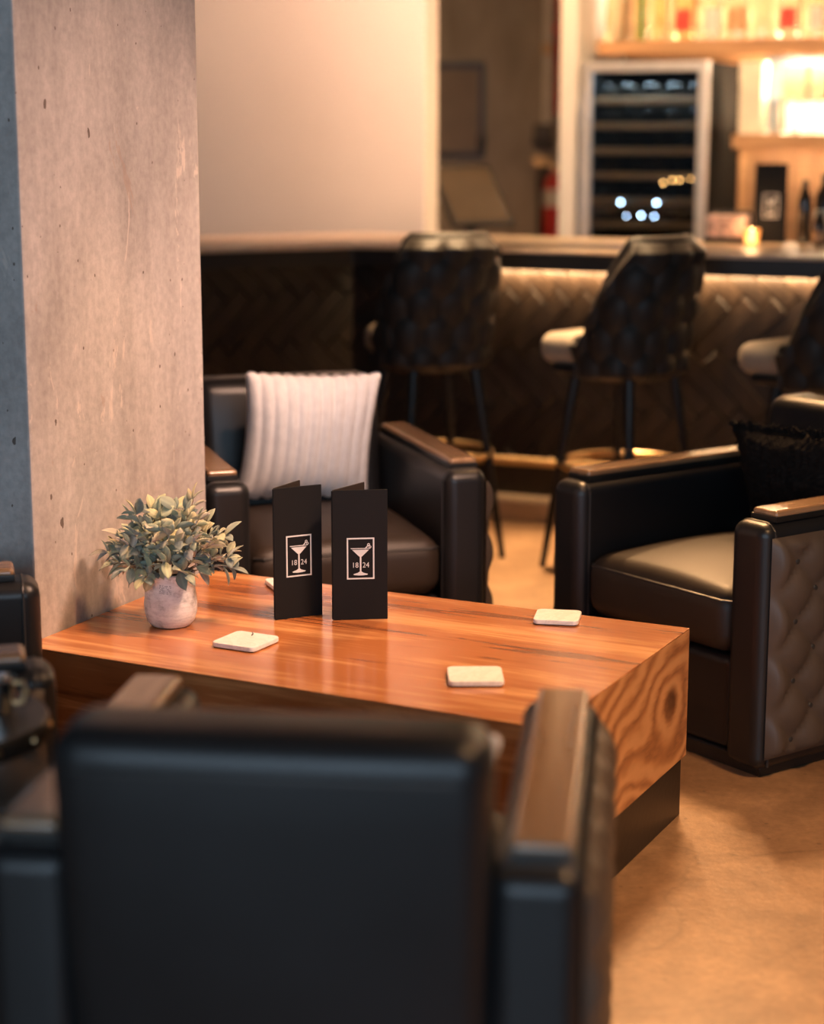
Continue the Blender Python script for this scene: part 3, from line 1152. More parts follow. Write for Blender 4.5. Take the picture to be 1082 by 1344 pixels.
def menu(name, hinge, end, base_z, open_deg, H, label, group=None, lean=0.0):
    """two stiff boards hinged at the left; front board from hinge to end"""
    h, e = Vector(hinge), Vector(end)
    d = e - h
    wdt = d.length
    t = empty(name, (h.x, h.y, base_z), math.atan2(d.y, d.x))
    tag(t, label, 'menu', group)
    T = 0.0035
    bm = bmesh.new(); rbox(bm, (wdt, T, H), (wdt / 2, T / 2, H / 2), 0.0012, 2)
    fb = mk('front_board', bm, M['card'], t, wn=True)
    # print sits on the outer face: local x right, y up -> world x, z
    pr = fb
    hold = bpy.data.objects.new('emblem', None)
    tmp = empty('emblem')
    tmp.parent = t
    tmp.matrix_local = Matrix.Translation((wdt / 2, -0.0006, H * 0.475)) @ Matrix.Rotation(R(90), 4, 'X')
    bpy.data.objects.remove(hold)
    emblem(tmp, 0, 0, 0)
    for c in list(tmp.children):
        c.parent = fb
        c.matrix_local = tmp.matrix_local.copy()
    bpy.data.objects.remove(tmp)
    bm = bmesh.new(); rbox(bm, (wdt, T, H), (wdt / 2, T / 2, H / 2), 0.0012, 2)
    bb = mk('back_board', bm, M['card_in'], t, wn=True)
    bb.location = (0.001, T + 0.0005, 0)
    bb.rotation_euler = (0, 0, R(open_deg))
    bm = bmesh.new(); tube(bm, [(-0.0005, T * 0.9, 0.002), (-0.0005, T * 0.9, H - 0.002)], 0.0034, 8)
    mk('spine', bm, M['card'], t)
    return t


GM = 'standing black drink menus'
menu('drinks_menu', (-0.296, 4.022), (-0.197, 4.072), TZ, 36, 0.292, 'black folded drinks menu on the coffee table, standing beside the potted plant', GM)
menu('drinks_menu', (-0.170, 4.021), (-0.053, 4.034), TZ, 50, 0.288, 'black folded drinks menu on the coffee table, standing farther from the potted plant', GM)


# ------------------------------------------------------------------ coasters
def coaster(x, y, rz, s, label):
    bm = bmesh.new()
    def ring(half, z, rad=0.012):
        out = []
        for (sx, sy, a0) in ((1, 1, 0), (-1, 1, 90), (-1, -1, 180), (1, -1, 270)):
            for q in range(6):
                a = R(a0 + q * 18)
                out.append(bm.verts.new((sx * (half - rad) + rad * math.cos(a), sy * (half - rad) + rad * math.sin(a), z)))
        return out
    rg = [ring(s / 2 - 0.001, 0.0), ring(s / 2, 0.001), ring(s / 2, 0.0082), ring(s / 2 - 0.0006, 0.0094), ring(s / 2 - 0.0018, 0.010)]
    bm.faces.new(rg[0][::-1]); bm.faces.new(rg[-1])
    for A, B in zip(rg, rg[1:]):
        for q in range(24):
            bm.faces.new((A[q], A[(q + 1) % 24], B[(q + 1) % 24], B[q]))
    t = empty('coaster', (x, y, TZ), R(rz))
    tag(t, label, 'coaster', 'white marble coasters')
    o = mk('marble_tile', bm, M['marble'], t, wn=True); o.location = (0, 0, 0.0025)
    bm = bmesh.new(); rbox(bm, (s - 0.01, s - 0.01, 0.0025), (0, 0, 0.00125), 0.0005, 1)
    mk('cork_pad', bm, M['black_paint'], t)
    return t


coaster(-0.345, 3.822, 62, 0.105, 'square white marble coaster in front of the potted plant')
k = coaster(0.317, 4.022, -10, 0.098, 'square white marble coaster near the armchair holding the black cushion')
coaster(0.123, 3.565, 1, 0.107, 'square white marble coaster on the tabletop beside the turned armchair arm')
coaster(-0.285, 4.335, 20, 0.10, 'white marble coaster half hidden behind a standing menu')
bm = bmesh.new()
tube(bm, [(-0.3345, 3.845, TZ + 0.0142), (-0.332, 3.853, TZ + 0.0150), (-0.335, 3.868, TZ + 0.0142)], 0.0011, 6)
tag(mk('pick', bm, M['black_paint']), 'tiny dark twig lying on the coaster by the plant', 'twig')


# ------------------------------------------------------------------ potted plant
def leaf_mesh(L, W):
    bm = bmesh.new()
    n = 5
    rows = []
    for i in range(n + 1):
        f = i / n
        w = W * math.sin(math.pi * min(1, f * 0.94 + 0.06)) ** 0.75 * 0.5
        y = L * f
        z = -0.18 * L * f * f + 0.04 * L * f
        rows.append([bm.verts.new((-w, y, z + w * 0.35)), bm.verts.new((0, y, z)), bm.verts.new((w, y, z + w * 0.35))])
    for a, b in zip(rows, rows[1:]):
        for k in range(2):
            bm.faces.new((a[k], a[k + 1], b[k + 1], b[k]))
    bmesh.ops.remove_doubles(bm, verts=bm.verts, dist=0.0002)
    # give the blade its thickness
    res = bmesh.ops.solidify(bm, geom=list(bm.faces), thickness=0.0007)
    o = mk('leaf', bm, M['leaf'], sharp=0)
    d = o.data
    bpy.data.objects.remove(o)
    return d


plant = empty('potted_plant', (-0.520, 3.985, TZ))
tag(plant, 'sage green leafy plant in a whitewashed clay pot on the coffee table', 'potted plant')
bm = bmesh.new()
lathe(bm, [(0.034, 0.0), (0.042, 0.002), (0.051, 0.012), (0.0565, 0.032), (0.0572, 0.05), (0.0545, 0.075), (0.0515, 0.095), (0.052, 0.106), (0.0535, 0.112),
           (0.0535, 0.117), (0.050, 0.119), (0.047, 0.116), (0.046, 0.10)], 40)
pot = mk('pot', bm, M['pot'], plant)
bm = bmesh.new(); lathe(bm, [(0.0475, 0.100), (0.03, 0.106), (0.002, 0.108)], 24, cap_top=True)
mk('moss', bm, M['soil'], plant)
# faded stamp on the clay, two rows of worn marks
bm = bmesh.new()
rnd = random.Random(11)
for i in range(11):
    for j in range(6):
        if rnd.random() < (0.75 if i < 4 else 0.45):
            an = R(-108 + i * 2.6)
            zz = 0.083 + j * 0.0032 - (0.0 if i < 4 else 0.002)
            rr = 0.0545 + (0.075 - zz) * 0.14 + 0.0007
            da = R(0.85)
            bm.faces.new([bm.verts.new((rr * math.cos(an + a), rr * math.sin(an + a), zz + b)) for a, b in ((-da, -0.001), (da, -0.001), (da, 0.001), (-da, 0.001))])
mk('stamp', bm, M['print_dim'], pot, smooth=False)
LEAF = [leaf_mesh(0.044, 0.024), leaf_mesh(0.038, 0.022), leaf_mesh(0.030, 0.018)]
rnd = random.Random(21)
sprays = []
for i in range(30):
    az = rnd.uniform(0, 2 * math.pi)
    el = rnd.uniform(12, 85)
    sprays.append((az, el, rnd.uniform(0.085, 0.125)))
sprays += [(R(12), 76, 0.150), (R(150), 78, 0.12), (R(10), 36, 0.125), (R(-8), 18, 0.115), (R(3), 4, 0.115), (R(170), 40, 0.11), (R(185), 60, 0.125), (R(180), 15, 0.095), (R(-90), 30, 0.08), (R(-60), 10, 0.07), (R(-120), 5, 0.07), (R(-95), 60, 0.11), (R(-50), 45, 0.11), (R(-140), 40, 0.11), (R(-30), 62, 0.13), (R(-155), 66, 0.135)]
nleaf = 0
for (az, el, ln_) in sprays:
    dx, dy = math.cos(az), math.sin(az)
    ce, se = math.cos(R(el)), math.sin(R(el))
    base = Vector((dx * 0.018, dy * 0.018, 0.105))
    pts = []
    for k in range(5):
        f = k / 4
        rr = ln_ * f
        hgt = 0.03 * math.sin(f * math.pi / 2) + se * rr - 0.02 * f * f * ce
        pts.append(base + Vector((dx * ce * rr, dy * ce * rr, hgt)))
    bm = bmesh.new(); tube(bm, pts, [0.0016, 0.0014, 0.0012, 0.001, 0.0007], 5)
    st = mk('stem', bm, M['stem'], plant)
    npair = 4
    for q in range(npair + 1):
        f = 0.38 + 0.62 * q / npair
        seg = min(3, int(f * 4)); g = f * 4 - seg
        p = pts[seg].lerp(pts[seg + 1], min(1, g))
        t = (pts[seg + 1] - pts[seg]).normalized()
        side = t.cross(Vector((0, 0, 1)))
        if side.length < 0.1:
            side = Vector((1, 0, 0))
        side.normalize()
        upv = side.cross(t).normalized()
        ph = rnd.uniform(0, math.pi)
        for s in ((-1, 1) if q < npair else (-1, 1, 0)):
            out = (math.cos(ph) * side + math.sin(ph) * upv) * s
            if s == 0:
                dirv = t + Vector((rnd.uniform(-.3, .3), rnd.uniform(-.3, .3), rnd.uniform(-.2, .3)))
            else:
                dirv = out * rnd.uniform(0.7, 1.2) + t * rnd.uniform(0.3, 0.8)
            dirv.normalize()
            if p.z + dirv.z * 0.036 < 0.02:
                continue
            nrm = (upv + 0.6 * Vector((rnd.uniform(-1, 1), rnd.uniform(-1, 1), rnd.uniform(-0.2, 1))))
            xx = dirv.cross(nrm).normalized()
            zz = xx.cross(dirv).normalized()
            o = bpy.data.objects.new('leaf', LEAF[rnd.choice((0, 0, 1, 1, 2))])
            COL.objects.link(o)
            o.parent = plant
            sc = rnd.uniform(0.75, 1.1)
            mt = Matrix(((xx.x, dirv.x, zz.x, p.x), (xx.y, dirv.y, zz.y, p.y), (xx.z, dirv.z, zz.z, p.z), (0, 0, 0, 1)))
            # keep leaves off the pillar face behind the pot
            tip = p + dirv * 0.04
            wp = Vector((plant.location.x + tip.x, plant.location.y + tip.y)) - P0
            if wp.dot(qd) > -0.012:
                bpy.data.objects.remove(o)
                continue
            o.matrix_local = mt @ Matrix.Scale(sc, 4)
            nleaf += 1


# ------------------------------------------------------------------ round side table and its votive cup
st = empty('side_table', (-0.722, 2.75, 0))
tag(st, 'small round black side table with brass studs next to an armchair', 'side table')
bm = bmesh.new(); lathe(bm, [(0.150, 0.565), (0.170, 0.566), (0.174, 0.572), (0.174, 0.594), (0.170, 0.600), (0.001, 0.600)], 48)
tt = mk('table_top', bm, M['black_paint'], st)
bm = bmesh.new(); lathe(bm, [(0.03, 0.02), (0.022, 0.05), (0.018, 0.3), (0.022, 0.55), (0.05, 0.566)], 24)
mk('pedestal', bm, M['black_metal'], st)
bm = bmesh.new(); lathe(bm, [(0.165, 0.0), (0.168, 0.004), (0.165, 0.012), (0.05, 0.02), (0.02, 0.026)], 48, cap_top=True)
mk('base', bm, M['chrome'], st)
for k in range(14):
    a = 2 * math.pi * k / 14 + 0.12
    bm = bmesh.new(); lathe(bm, [(0.006, 0), (0.005, 0.003), (0.001, 0.0045)], 10, cap_top=True)
    o = mk('stud', bm, M['brass'], tt)
    o.location = (0.1735 * math.cos(a), 0.1735 * math.sin(a), 0.583)
    o.rotation_euler = (0, R(90), a)
vt = empty('votive_cup', (-0.634, 2.785, 0.600))
tag(vt, 'small silver votive cup with brass handle standing on the round side table', 'cup')
bm = bmesh.new(); lathe(bm, [(0.020, 0.0), (0.027, 0.002), (0.030, 0.02), (0.031, 0.052), (0.0295, 0.052), (0.028, 0.02), (0.022, 0.006), (0.001, 0.005)], 28)
mk('cup', bm, M['chrome'], vt)
bm = bmesh.new(); tube(bm, [(0.029, 0, 0.044), (0.044, 0, 0.046), (0.048, 0, 0.030), (0.042, 0, 0.014), (0.029, 0, 0.012)], 0.004, 8)
mk('handle', bm, M['brass'], vt)


# ------------------------------------------------------------------ bar stools
def make_stool():
    t = empty('bar_stool')
    AM = 118.0
    na, nz = 150, 64

    def rim(a):
        a = abs(a)
        return 1.112 if a < 50 else 1.112 - min(1, (a - 50) / 52) * 0.33
    zb = 0.655
    bm = bmesh.new()
    outer, inn = [], []
    for i in range(na + 1):
        a = -AM + 2 * AM * i / na
        ro, ri = [], []
        for k in range(nz + 1):
            f = k / nz
            z = zb + (rim(a) - zb) * f
            # superellipse plan, tapering downwards
            ca, sa = math.cos(R(a)), math.sin(R(a))
            e = 2.9
            rad = 1 / ((abs(ca) ** e + abs(sa) ** e) ** (1 / e))
            tp = 0.86 + 0.14 * min(1, (z - zb) / 0.30)
            rx, ry = 0.182 * tp, 0.170 * tp
            # scalloped tufts on the outside
            sx = R(a) * 0.24 / 0.128
            sz = (z - zb) / 0.098
            h = 0
            row0 = math.floor(sz)
            for row in (row0 - 1, row0, row0 + 1):
                xo = 0.5 * (row % 2)
                dx = (sx - xo) - round(sx - xo)
                dz = (sz - row) - 0.40
                d2 = (dx / 0.60) ** 2 + (dz / (1.05 if dz < 0 else 0.70)) ** 2
                if d2 < 1:
                    h = max(h, math.sqrt(1 - d2))
            edge = min(1, min(i, na - i) / 5, k / 4, (nz - k) / 5)
            tk = 0.042 * h * edge
            lean = -0.05 * max(0, (z - 0.8)) / 0.35
            ro.append(bm.verts.new((sa * rad * (rx + tk), -ca * rad * (ry + tk) + lean * max(0, ca), z)))
            ri.append(bm.verts.new((sa * rad * (rx - 0.045), -ca * rad * (ry - 0.045) + lean * max(0, ca), z)))
        outer.append(ro); inn.append(ri)
    for i in range(na):
        for k in range(nz):
            bm.faces.new((outer[i][k], outer[i + 1][k], outer[i + 1][k + 1], outer[i][k + 1]))
            bm.faces.new((inn[i][k], inn[i][k + 1], inn[i + 1][k + 1], inn[i + 1][k]))
        bm.faces.new((outer[i][nz], outer[i + 1][nz], inn[i + 1][nz], inn[i][nz]))
        bm.faces.new((outer[i][0], inn[i][0], inn[i + 1][0], outer[i + 1][0]))
    for i in (0, na):
        for k in range(nz):
            q = (outer[i][k], outer[i][k + 1], inn[i][k + 1], inn[i][k])
            bm.faces.new(q)
    mk('backrest', bm, M['velvet'], t, sharp=70)
    bm = bmesh.new()
    tpz = 1.146
    pts = []
    for i in range(0, 61):
        a = -AM + 2 * AM * i / 60
        ca, sa = math.cos(R(a)), math.sin(R(a))
        rad = 1 / ((abs(ca) ** 2.9 + abs(sa) ** 2.9) ** (1 / 2.9))
        lean = -0.05 * max(0, (rim(a) - 0.8)) / 0.35
        pts.append((sa * rad * 0.1585, -ca * rad * 0.1465 + lean * max(0, ca), rim(a) - 0.004))
    tube(bm, pts, 0.0245, 12)
    mk('rim_roll', bm, M['velvet'], t)
    bm = bmesh.new(); rbox(bm, (0.31, 0.40, 0.105), (0, 0.065, 0.745), 0.045, 5)
    mk('seat_cushion', bm, M['seat_velvet'], t, wn=True)
    bm = bmesh.new(); rbox(bm, (0.30, 0.34, 0.03), (0, 0.03, 0.682), 0.01, 2)
    mk('seat_pan', bm, M['black_metal'], t, wn=True)
    for sx in (-1, 1):
        for sy in (-1, 1):
            bm = bmesh.new()
            tube(bm, [(sx * 0.115, sy * 0.115, 0.668), (sx * 0.15, sy * 0.15, 0.36), (sx * 0.19, sy * 0.19, 0.0)], [0.019, 0.015, 0.011], 10)
            mk('leg', bm, M['black_metal'], t)
    bm = bmesh.new()
    tube(bm, [(0.212 * math.cos(2 * math.pi * k / 40), 0.212 * math.sin(2 * math.pi * k / 40), 0.36) for k in range(40)], 0.0115, 10, closed=True)
    mk('foot_ring', bm, M['brass'], t)
    return t


stool = make_stool()
for i, (x, y, rz, lab) in enumerate((
        (0.065, 6.60, 24, 'charcoal scallop-tufted bar stool standing behind the armchair with the white cushion'),
        (0.715, 6.36, 44, 'charcoal scallop-tufted bar stool standing in front of the wine cooler'),
        (1.335, 6.06, 44, 'charcoal scallop-tufted bar stool standing behind the armchair with the black cushion'))):
    o = stool if i == 0 else copy_tree(stool)
    o.location = (x, y, 0); o.rotation_euler = (0, 0, R(rz))
    tag(o, lab, 'bar stool', 'bar stools along the counter')


# ------------------------------------------------------------------ wine cooler
def bl(s, d, z=0.0):
    """point s metres along the back bar from the cooler's left front foot, d metres behind its front"""
    p = FR + bd * s - bn * d
    return Vector((p.x, p.y, z))


CWD, CHT = 0.60, 1.775
wc = empty('wine_cooler', bl(0, 0), ba)
tag(wc, 'tall steel framed wine cooler with glass door behind the bar', 'wine cooler')
bm = bmesh.new()
dp = 0.60
rbox(bm, (0.025, dp, CHT), (0.0125, dp / 2 + 0.045, CHT / 2), 0.004, 1)
rbox(bm, (0.025, dp, CHT), (CWD - 0.0125, dp / 2 + 0.045, CHT / 2), 0.004, 1)
rbox(bm, (CWD - 0.05, dp, 0.03), (CWD / 2, dp / 2 + 0.045, CHT - 0.015), 0.004, 1)
rbox(bm, (CWD - 0.05, dp, 0.08), (CWD / 2, dp / 2 + 0.045, 0.04), 0.004, 1)
rbox(bm, (CWD - 0.05, 0.02, CHT - 0.11), (CWD / 2, dp + 0.035, CHT / 2 + 0.025), 0, 1)
mk('body', bm, simple('matte black cabinet', (0.010, 0.009, 0.008), 0.85, spec=0.08), wc, wn=True)
door = empty('door'); door.parent = wc
fw = 0.045
bm = bmesh.new()
rbox(bm, (fw, 0.04, CHT), (fw / 2, 0.02, CHT / 2), 0.004, 2)
rbox(bm, (fw, 0.04, CHT), (CWD - fw / 2, 0.02, CHT / 2), 0.004, 2)
rbox(bm, (CWD - 2 * fw, 0.04, fw), (CWD / 2, 0.02, CHT - fw / 2), 0.004, 2)
rbox(bm, (CWD - 2 * fw, 0.04, 0.12), (CWD / 2, 0.02, 0.06), 0.004, 2)
bpy.data.objects.remove(door)
door = mk('door_frame', bm, M['steel'], wc, wn=True)
bm = bmesh.new(); rbox(bm, (CWD - 2 * fw, 0.008, CHT - fw - 0.12), (CWD / 2, 0.022, (CHT - fw + 0.12) / 2), 0, 1)
mk('glass_pane', bm, M['glass_door'], door, smooth=False)
bm = bmesh.new(); tube(bm, [(0.022, -0.045, 0.72), (0.022, -0.045, 1.62)], 0.012, 12)
for zz in (0.80, 1.54):
    tube(bm, [(0.022, -0.045, zz), (0.022, 0.004, zz)], 0.007, 8)
mk('handle', bm, M['steel'], door)
shelf_z = [1.60, 1.485, 1.37, 1.255, 1.14, 1.03, 0.92]
for zz in shelf_z:
    bm = bmesh.new()
    rbox(bm, (CWD - 0.056, 0.022, 0.030), (CWD / 2, 0.075, zz), 0.003, 1)
    for k in range(6):
        rbox(bm, (0.016, 0.46, 0.010), (0.07 + k * 0.092, 0.315, zz), 0.002, 1)
    mk('rack', bm, M['shelf_wood'], wc, wn=True)
for i, (s, zz, r_, m_) in enumerate(((0.194, 1.135, 0.0062, 'blue_glint'), (0.368, 1.135, 0.0066, 'blue_glint'), (0.225, 1.072, 0.0036, 'blue_glint'), (0.295, 1.076, 0.0058, 'blue_glint'), (0.358, 1.072, 0.0046, 'blue_glint'),
                                 (0.398, 1.226, 0.0046, 'amber_glint'), (0.442, 1.240, 0.0042, 'amber_glint'), (0.475, 1.240, 0.0046, 'amber_glint'), (0.527, 1.246, 0.0034, 'amber_glint'))):
    bm = bmesh.new(); lathe(bm, [(r_, 0), (r_ * 0.85, 0.003), (0.001, 0.0045)], 12, cap_top=True)  # glowing dot put on the door as a mirrored glint
    o = mk('glint_dot', bm, M[m_], door); o.location = (s, 0.0175, zz); o.rotation_euler = (R(90), 0, 0)
# dim interior lamp
l = bpy.data.lights.new('cabinet_lamp', 'AREA'); l.shape = 'RECTANGLE'; l.size = 0.4; l.size_y = 0.05; l.energy = 7; l.color = (0.65, 0.85, 1.0)
lo = bpy.data.objects.new('cabinet_lamp', l); COL.objects.link(lo); lo.parent = wc; lo.location = (CWD / 2, 0.12, CHT - 0.035)


def bottle(name, loc, rz, r, hb, ht, glassm, label, cat='bottle', group=None, lab_mat=None, square=False, capm=None, tilt=None, nseg=20):
    t = empty(name, loc, rz)
    if tilt:
        t.rotation_euler = tilt
    tag(t, label, cat, group)
    bm = bmesh.new()
    nk = r * 0.36
    if square:
        prof = [(r * 1.28, 0), (r * 1.38, 0.004), (r * 1.38, hb), (r * 1.1, hb + 0.02), (nk * 1.3, hb + 0.035), (nk * 1.2, ht)]
        lathe(bm, prof, 4, cap_top=True)
        bmesh.ops.rotate(bm, cent=(0, 0, 0), matrix=Matrix.Rotation(R(45), 3, 'Z'), verts=bm.verts)
        es = [e for e in bm.edges if abs(e.verts[0].co.z - e.verts[1].co.z) > 0.02]
        bmesh.ops.bevel(bm, geom=es, offset=0.006, segments=2, affect='EDGES')
    else:
        prof = [(r * 0.9, 0), (r, 0.004), (r, hb), (r * 0.92, hb + 0.012), (nk * 1.4, hb + 0.045), (nk, hb + 0.06), (nk, ht)]
        lathe(bm, prof, nseg, cap_top=True)
    b = mk('glass_body', bm, glassm, t)
    if lab_mat:
        bm = bmesh.new()
        if square:
            rbox(bm, (r * 1.5, 0.0015, hb * 0.5), (0, -r * 0.985, hb * 0.48), 0, 1)
        else:
            lathe(bm, [(r + 0.0008, hb * 0.22), (r + 0.0008, hb * 0.75)], nseg, cap_bottom=False)
        mk('paper_label', bm, lab_mat, t)
    bm = bmesh.new(); lathe(bm, [(nk * 1.25, ht - 0.03), (nk * 1.25, ht + 0.004), (nk * 0.6, ht + 0.006)], 14, cap_top=True)
    mk('cap', bm, capm or M['black_metal'], t)
    return t


WG = 'wine bottles lying in the cooler'
wb = None
for zi, zz in enumerate(shelf_z):
    for k in range(5):
        loc = bl(0.08 + k * 0.11, 0.10, zz + 0.006 + 0.036)
        if wb is None:
            wb = bottle('wine_bottle', loc, 0, 0.036, 0.19, 0.29, M['glass_dark'], 'dark wine bottle lying on a rack inside the glass door cooler', 'wine bottle', WG, None, nseg=14)
            o = wb
        else:
            o = copy_tree(wb)
        o.location = loc
        o.rotation_euler = (R(-90), 0, ba)
        tag(o, 'dark wine bottle lying on the cooler rack %s' % ('at the very top', 'second from the top', 'third from the top', 'fourth from the top', 'third from the lowest', 'just below the amber glints', 'below the blue glints')[zi], 'wine bottle', WG)

# ------------------------------------------------------------------ back bar shelves, planks, lamps
# vertical boards below the lower shelf
bwall = bpy.data.objects['wall_bar']
for k in range(16):
    bm = bmesh.new(); rbox(bm, (0.098, 0.018, 1.44), (0, 0, 0), 0.004, 2)
    if k == 0:
        o = mk('board', bm, M['shelf_wood'], bwall, wn=True)
        bme = o.data
    else:
        bm.free()
        o = bpy.data.objects.new('board', bme); COL.objects.link(o); o.parent = bwall
        w = o.modifiers.new('normals', 'WEIGHTED_NORMAL'); w.keep_sharp = True
    o.location = (0.70 + k * 0.1055, -0.010, 0.72)
    o.rotation_euler = (0, 0, R(random.uniform(-0.3, 0.3)))


def shelf(name, s0, s1, d0, d1, z, th, label, light_power, z_light_below=True):
    t = empty(name, bl(s0, d0, z), ba)
    tag(t, label, 'shelf')
    L = s1 - s0
    D = d1 - d0
    bm = bmesh.new(); rbox(bm, (L, D, th), (L / 2, D / 2, -th / 2), 0.003, 2)
    rbox(bm, (L, 0.014, 0.02), (L / 2, 0.007, -th - 0.0095), 0.002, 1)
    mk('board', bm, M['shelf_wood'], t, wn=True)
    return t


US = shelf('wall_shelf', 0.02, 2.6, 0.16, 0.60, 1.875, 0.045, 'upper wooden bar shelf carrying backlit spirit bottles', 0)
LS = shelf('wall_shelf', 0.69, 2.6, 0.12, 0.60, 1.448, 0.045, 'lower wooden bar shelf carrying a row of glasses', 0)


def strip_lamp(parent, L, loc, power, tilt, name='shelf_light', color=(1.0, 0.72, 0.44), thick=0.02):
    bm = bmesh.new(); rbox(bm, (L, thick, 0.008), (0, 0, 0), 0.002, 1)
    o = mk(name, bm, M['led_back'], parent); o.location = loc
    l = bpy.data.lights.new('shelf_lamp', 'AREA'); l.shape = 'RECTANGLE'; l.size = L; l.size_y = 0.03; l.energy = power; l.color = color
    lo = bpy.data.objects.new('shelf_lamp', l); COL.objects.link(lo); lo.parent = parent
    lo.location = (loc[0], loc[1] - 0.0, loc[2] + (-0.008 if tilt < 90 else 0.008)); lo.rotation_euler = (R(tilt), 0, 0)


# under the upper shelf (lights the glasses) and along the back of each shelf
strip_lamp(US, 1.85, (1.62, 0.16, -0.0495), 60, 0)
strip_lamp(US, 2.45, (1.27, 0.40, 0.0045), 26, 180, color=(1.0, 0.80, 0.58))
strip_lamp(LS, 1.85, (0.95, 0.42, 0.0045), 55, 180)
strip_lamp(LS, 1.85, (0.95, 0.38, -0.0495), 9, 0)
bm = bmesh.new(); rbox(bm, (1.72, 0.012, 0.150), (1.04, 0.272, 0.0755), 0.003, 1)
mk('added_glow_panel', bm, emis('added opal glow', (1.0, 0.76, 0.46), 5.0), LS)  # glowing panel added behind the glasses to brighten them
# smoky mirror strip on the wall above the glasses
bm = bmesh.new(); rbox(bm, (1.9, 0.006, 0.30), (1.65, -0.004, 1.66), 0, 1)
mm_ = simple('smoky blue mirror', (0.34, 0.43, 0.50), 0.25, metal=0.6, var=0.25, vscale=6)
mk('mirror_strip', bm, mm_, bwall)

# bottles on the upper shelf
cl = M['label']
tan_l = simple('tan label', (0.62, 0.36, 0.18), 0.7)
red_l = simple('red label', (0.60, 0.06, 0.04), 0.6)
pink_l = simple('rose label', (0.70, 0.42, 0.30), 0.7, var=0.35, vscale=40)
UB = 'backlit spirit bottles on the upper shelf'
spec = [(0.09, 0.052, M['glass_amber'], None, True, 'square pale amber spirit bottle on the upper shelf above the cooler handle'),
        (0.20, 0.030, M['glass_green'], None, False, 'slim green bottle on the upper shelf above the cooler'),
        (0.30, 0.044, M['glass_amber'], None, False, 'golden spirit bottle without a label on the upper shelf'),
        (0.415, 0.050, M['glass_amber'], red_l, True, 'square golden spirit bottle with a dark red label'),
        (0.545, 0.042, M['glass'], cl, False, 'round clear spirit bottle with a pale label above the cooler'),
        (0.66, 0.048, M['glass'], tan_l, False, 'clear spirit bottle with a tan label on the upper shelf'),
        (0.78, 0.042, M['glass'], None, False, 'plain clear glass bottle on the upper shelf'),
        (0.905, 0.050, M['glass'], red_l, True, 'square clear bottle with a bright red label on the upper shelf'),
        (1.03, 0.040, M['glass'], cl, False, 'slim clear bottle with a white label beside the red labelled one'),
        (1.14, 0.052, M['glass_amber'], pink_l, True, 'square amber bottle with a mottled rose label'),
        (1.27, 0.042, M['glass'], pink_l, False, 'round clear bottle with a mottled rose label'),
        (1.39, 0.042, M['glass_dark'], cl, False, 'dark bottle with pale label on the upper shelf')]
for (s, r, gm, lm, sq, lab) in spec:
    bottle('spirit_bottle', bl(s, 0.27, 1.875), ba, r, 0.19, 0.29, gm, lab, 'bottle', UB, lm, sq)

# drinking glasses in two rows on the lower shelf
GG = 'drinking glasses on the lower shelf'
g0_ = None
for row in range(2):
    for k in range(9):
        loc = bl(0.86 + k * 0.086 + row * 0.03, 0.20 + row * 0.10, 1.448)
        if g0_ is None:
            bm = bmesh.new()
            lathe(bm, [(0.026, 0.0), (0.034, 0.001), (0.038, 0.008), (0.0405, 0.16), (0.0385, 0.16), (0.0355, 0.014), (0.001, 0.012)], 20)
            g0_ = mk('drinking_glass', bm, M['glass'])
            o = g0_
        else:
            o = g0_.copy(); COL.objects.link(o)
        o.location = loc
        tag(o, ('clear tall drinking glass in the row along the lower shelf front edge', 'clear tall drinking glass in the row close to the added glow panel')[row], 'glass', GG)
# boxes behind and beside the glasses
cream_b = simple('cream box card', (0.85, 0.74, 0.58), 0.7)
brown_b = simple('brown box card', (0.20, 0.11, 0.06), 0.6)
tan_b = simple('tan box card', (0.60, 0.42, 0.26), 0.7)


def carton(s, d, w, dep, h, mat, label):
    t = empty('gift_box', bl(s, d, 1.448), ba)
    tag(t, label, 'box')
    bm = bmesh.new(); rbox(bm, (w, dep, h * 0.72), (0, 0, h * 0.36), 0.003, 2)
    mk('box_body', bm, mat, t, wn=True)
    bm = bmesh.new(); rbox(bm, (w + 0.005, dep + 0.005, h * 0.28), (0, 0, h * 0.86), 0.003, 2)
    mk('lid', bm, mat, t, wn=True)


carton(0.755, 0.24, 0.105, 0.12, 0.325, cream_b, 'tall cream gift box at the end of the lower shelf')
carton(0.905, 0.46, 0.115, 0.11, 0.315, brown_b, 'tall brown gift box behind the glasses, next to the cream one')
carton(1.04, 0.46, 0.115, 0.11, 0.305, brown_b, 'tall brown gift box behind the glasses, next to the tan one')
carton(1.15, 0.46, 0.085, 0.11, 0.300, tan_b, 'narrow tan gift box behind the drinking glasses')

# ------------------------------------------------------------------ things on the bar top
menu('drinks_menu', (1.318, 7.40), (1.432, 7.365), ZT, 40, 0.30, 'black drinks menu standing on the bar top behind the tea light', GM)
vl = empty('tea_light', (1.288, 7.28, ZT))
tag(vl, 'small glowing tea light in a frosted cup on the bar top', 'candle')
bm = bmesh.new(); lathe(bm, [(0.020, 0), (0.026, 0.002), (0.029, 0.03), (0.031, 0.06), (0.0285, 0.06), (0.0265, 0.03), (0.022, 0.008), (0.001, 0.007)], 24)
fm, fnt, fp = newmat('frosted amber cup')
fp.inputs['Base Color'].default_value = (1.0, 0.72, 0.42, 1); fp.inputs['Transmission Weight'].default_value = 0.85; fp.inputs['Roughness'].default_value = 0.45
mk('cup', bm, fm, vl)
bm = bmesh.new(); lathe(bm, [(0.0205, 0.009), (0.0205, 0.026), (0.001, 0.027)], 20)
mk('wax', bm, M['candle'], vl)
bm = bmesh.new(); lathe(bm, [(0.001, 0.028), (0.006, 0.036), (0.0065, 0.043), (0.003, 0.056), (0.0005, 0.062)], 12)
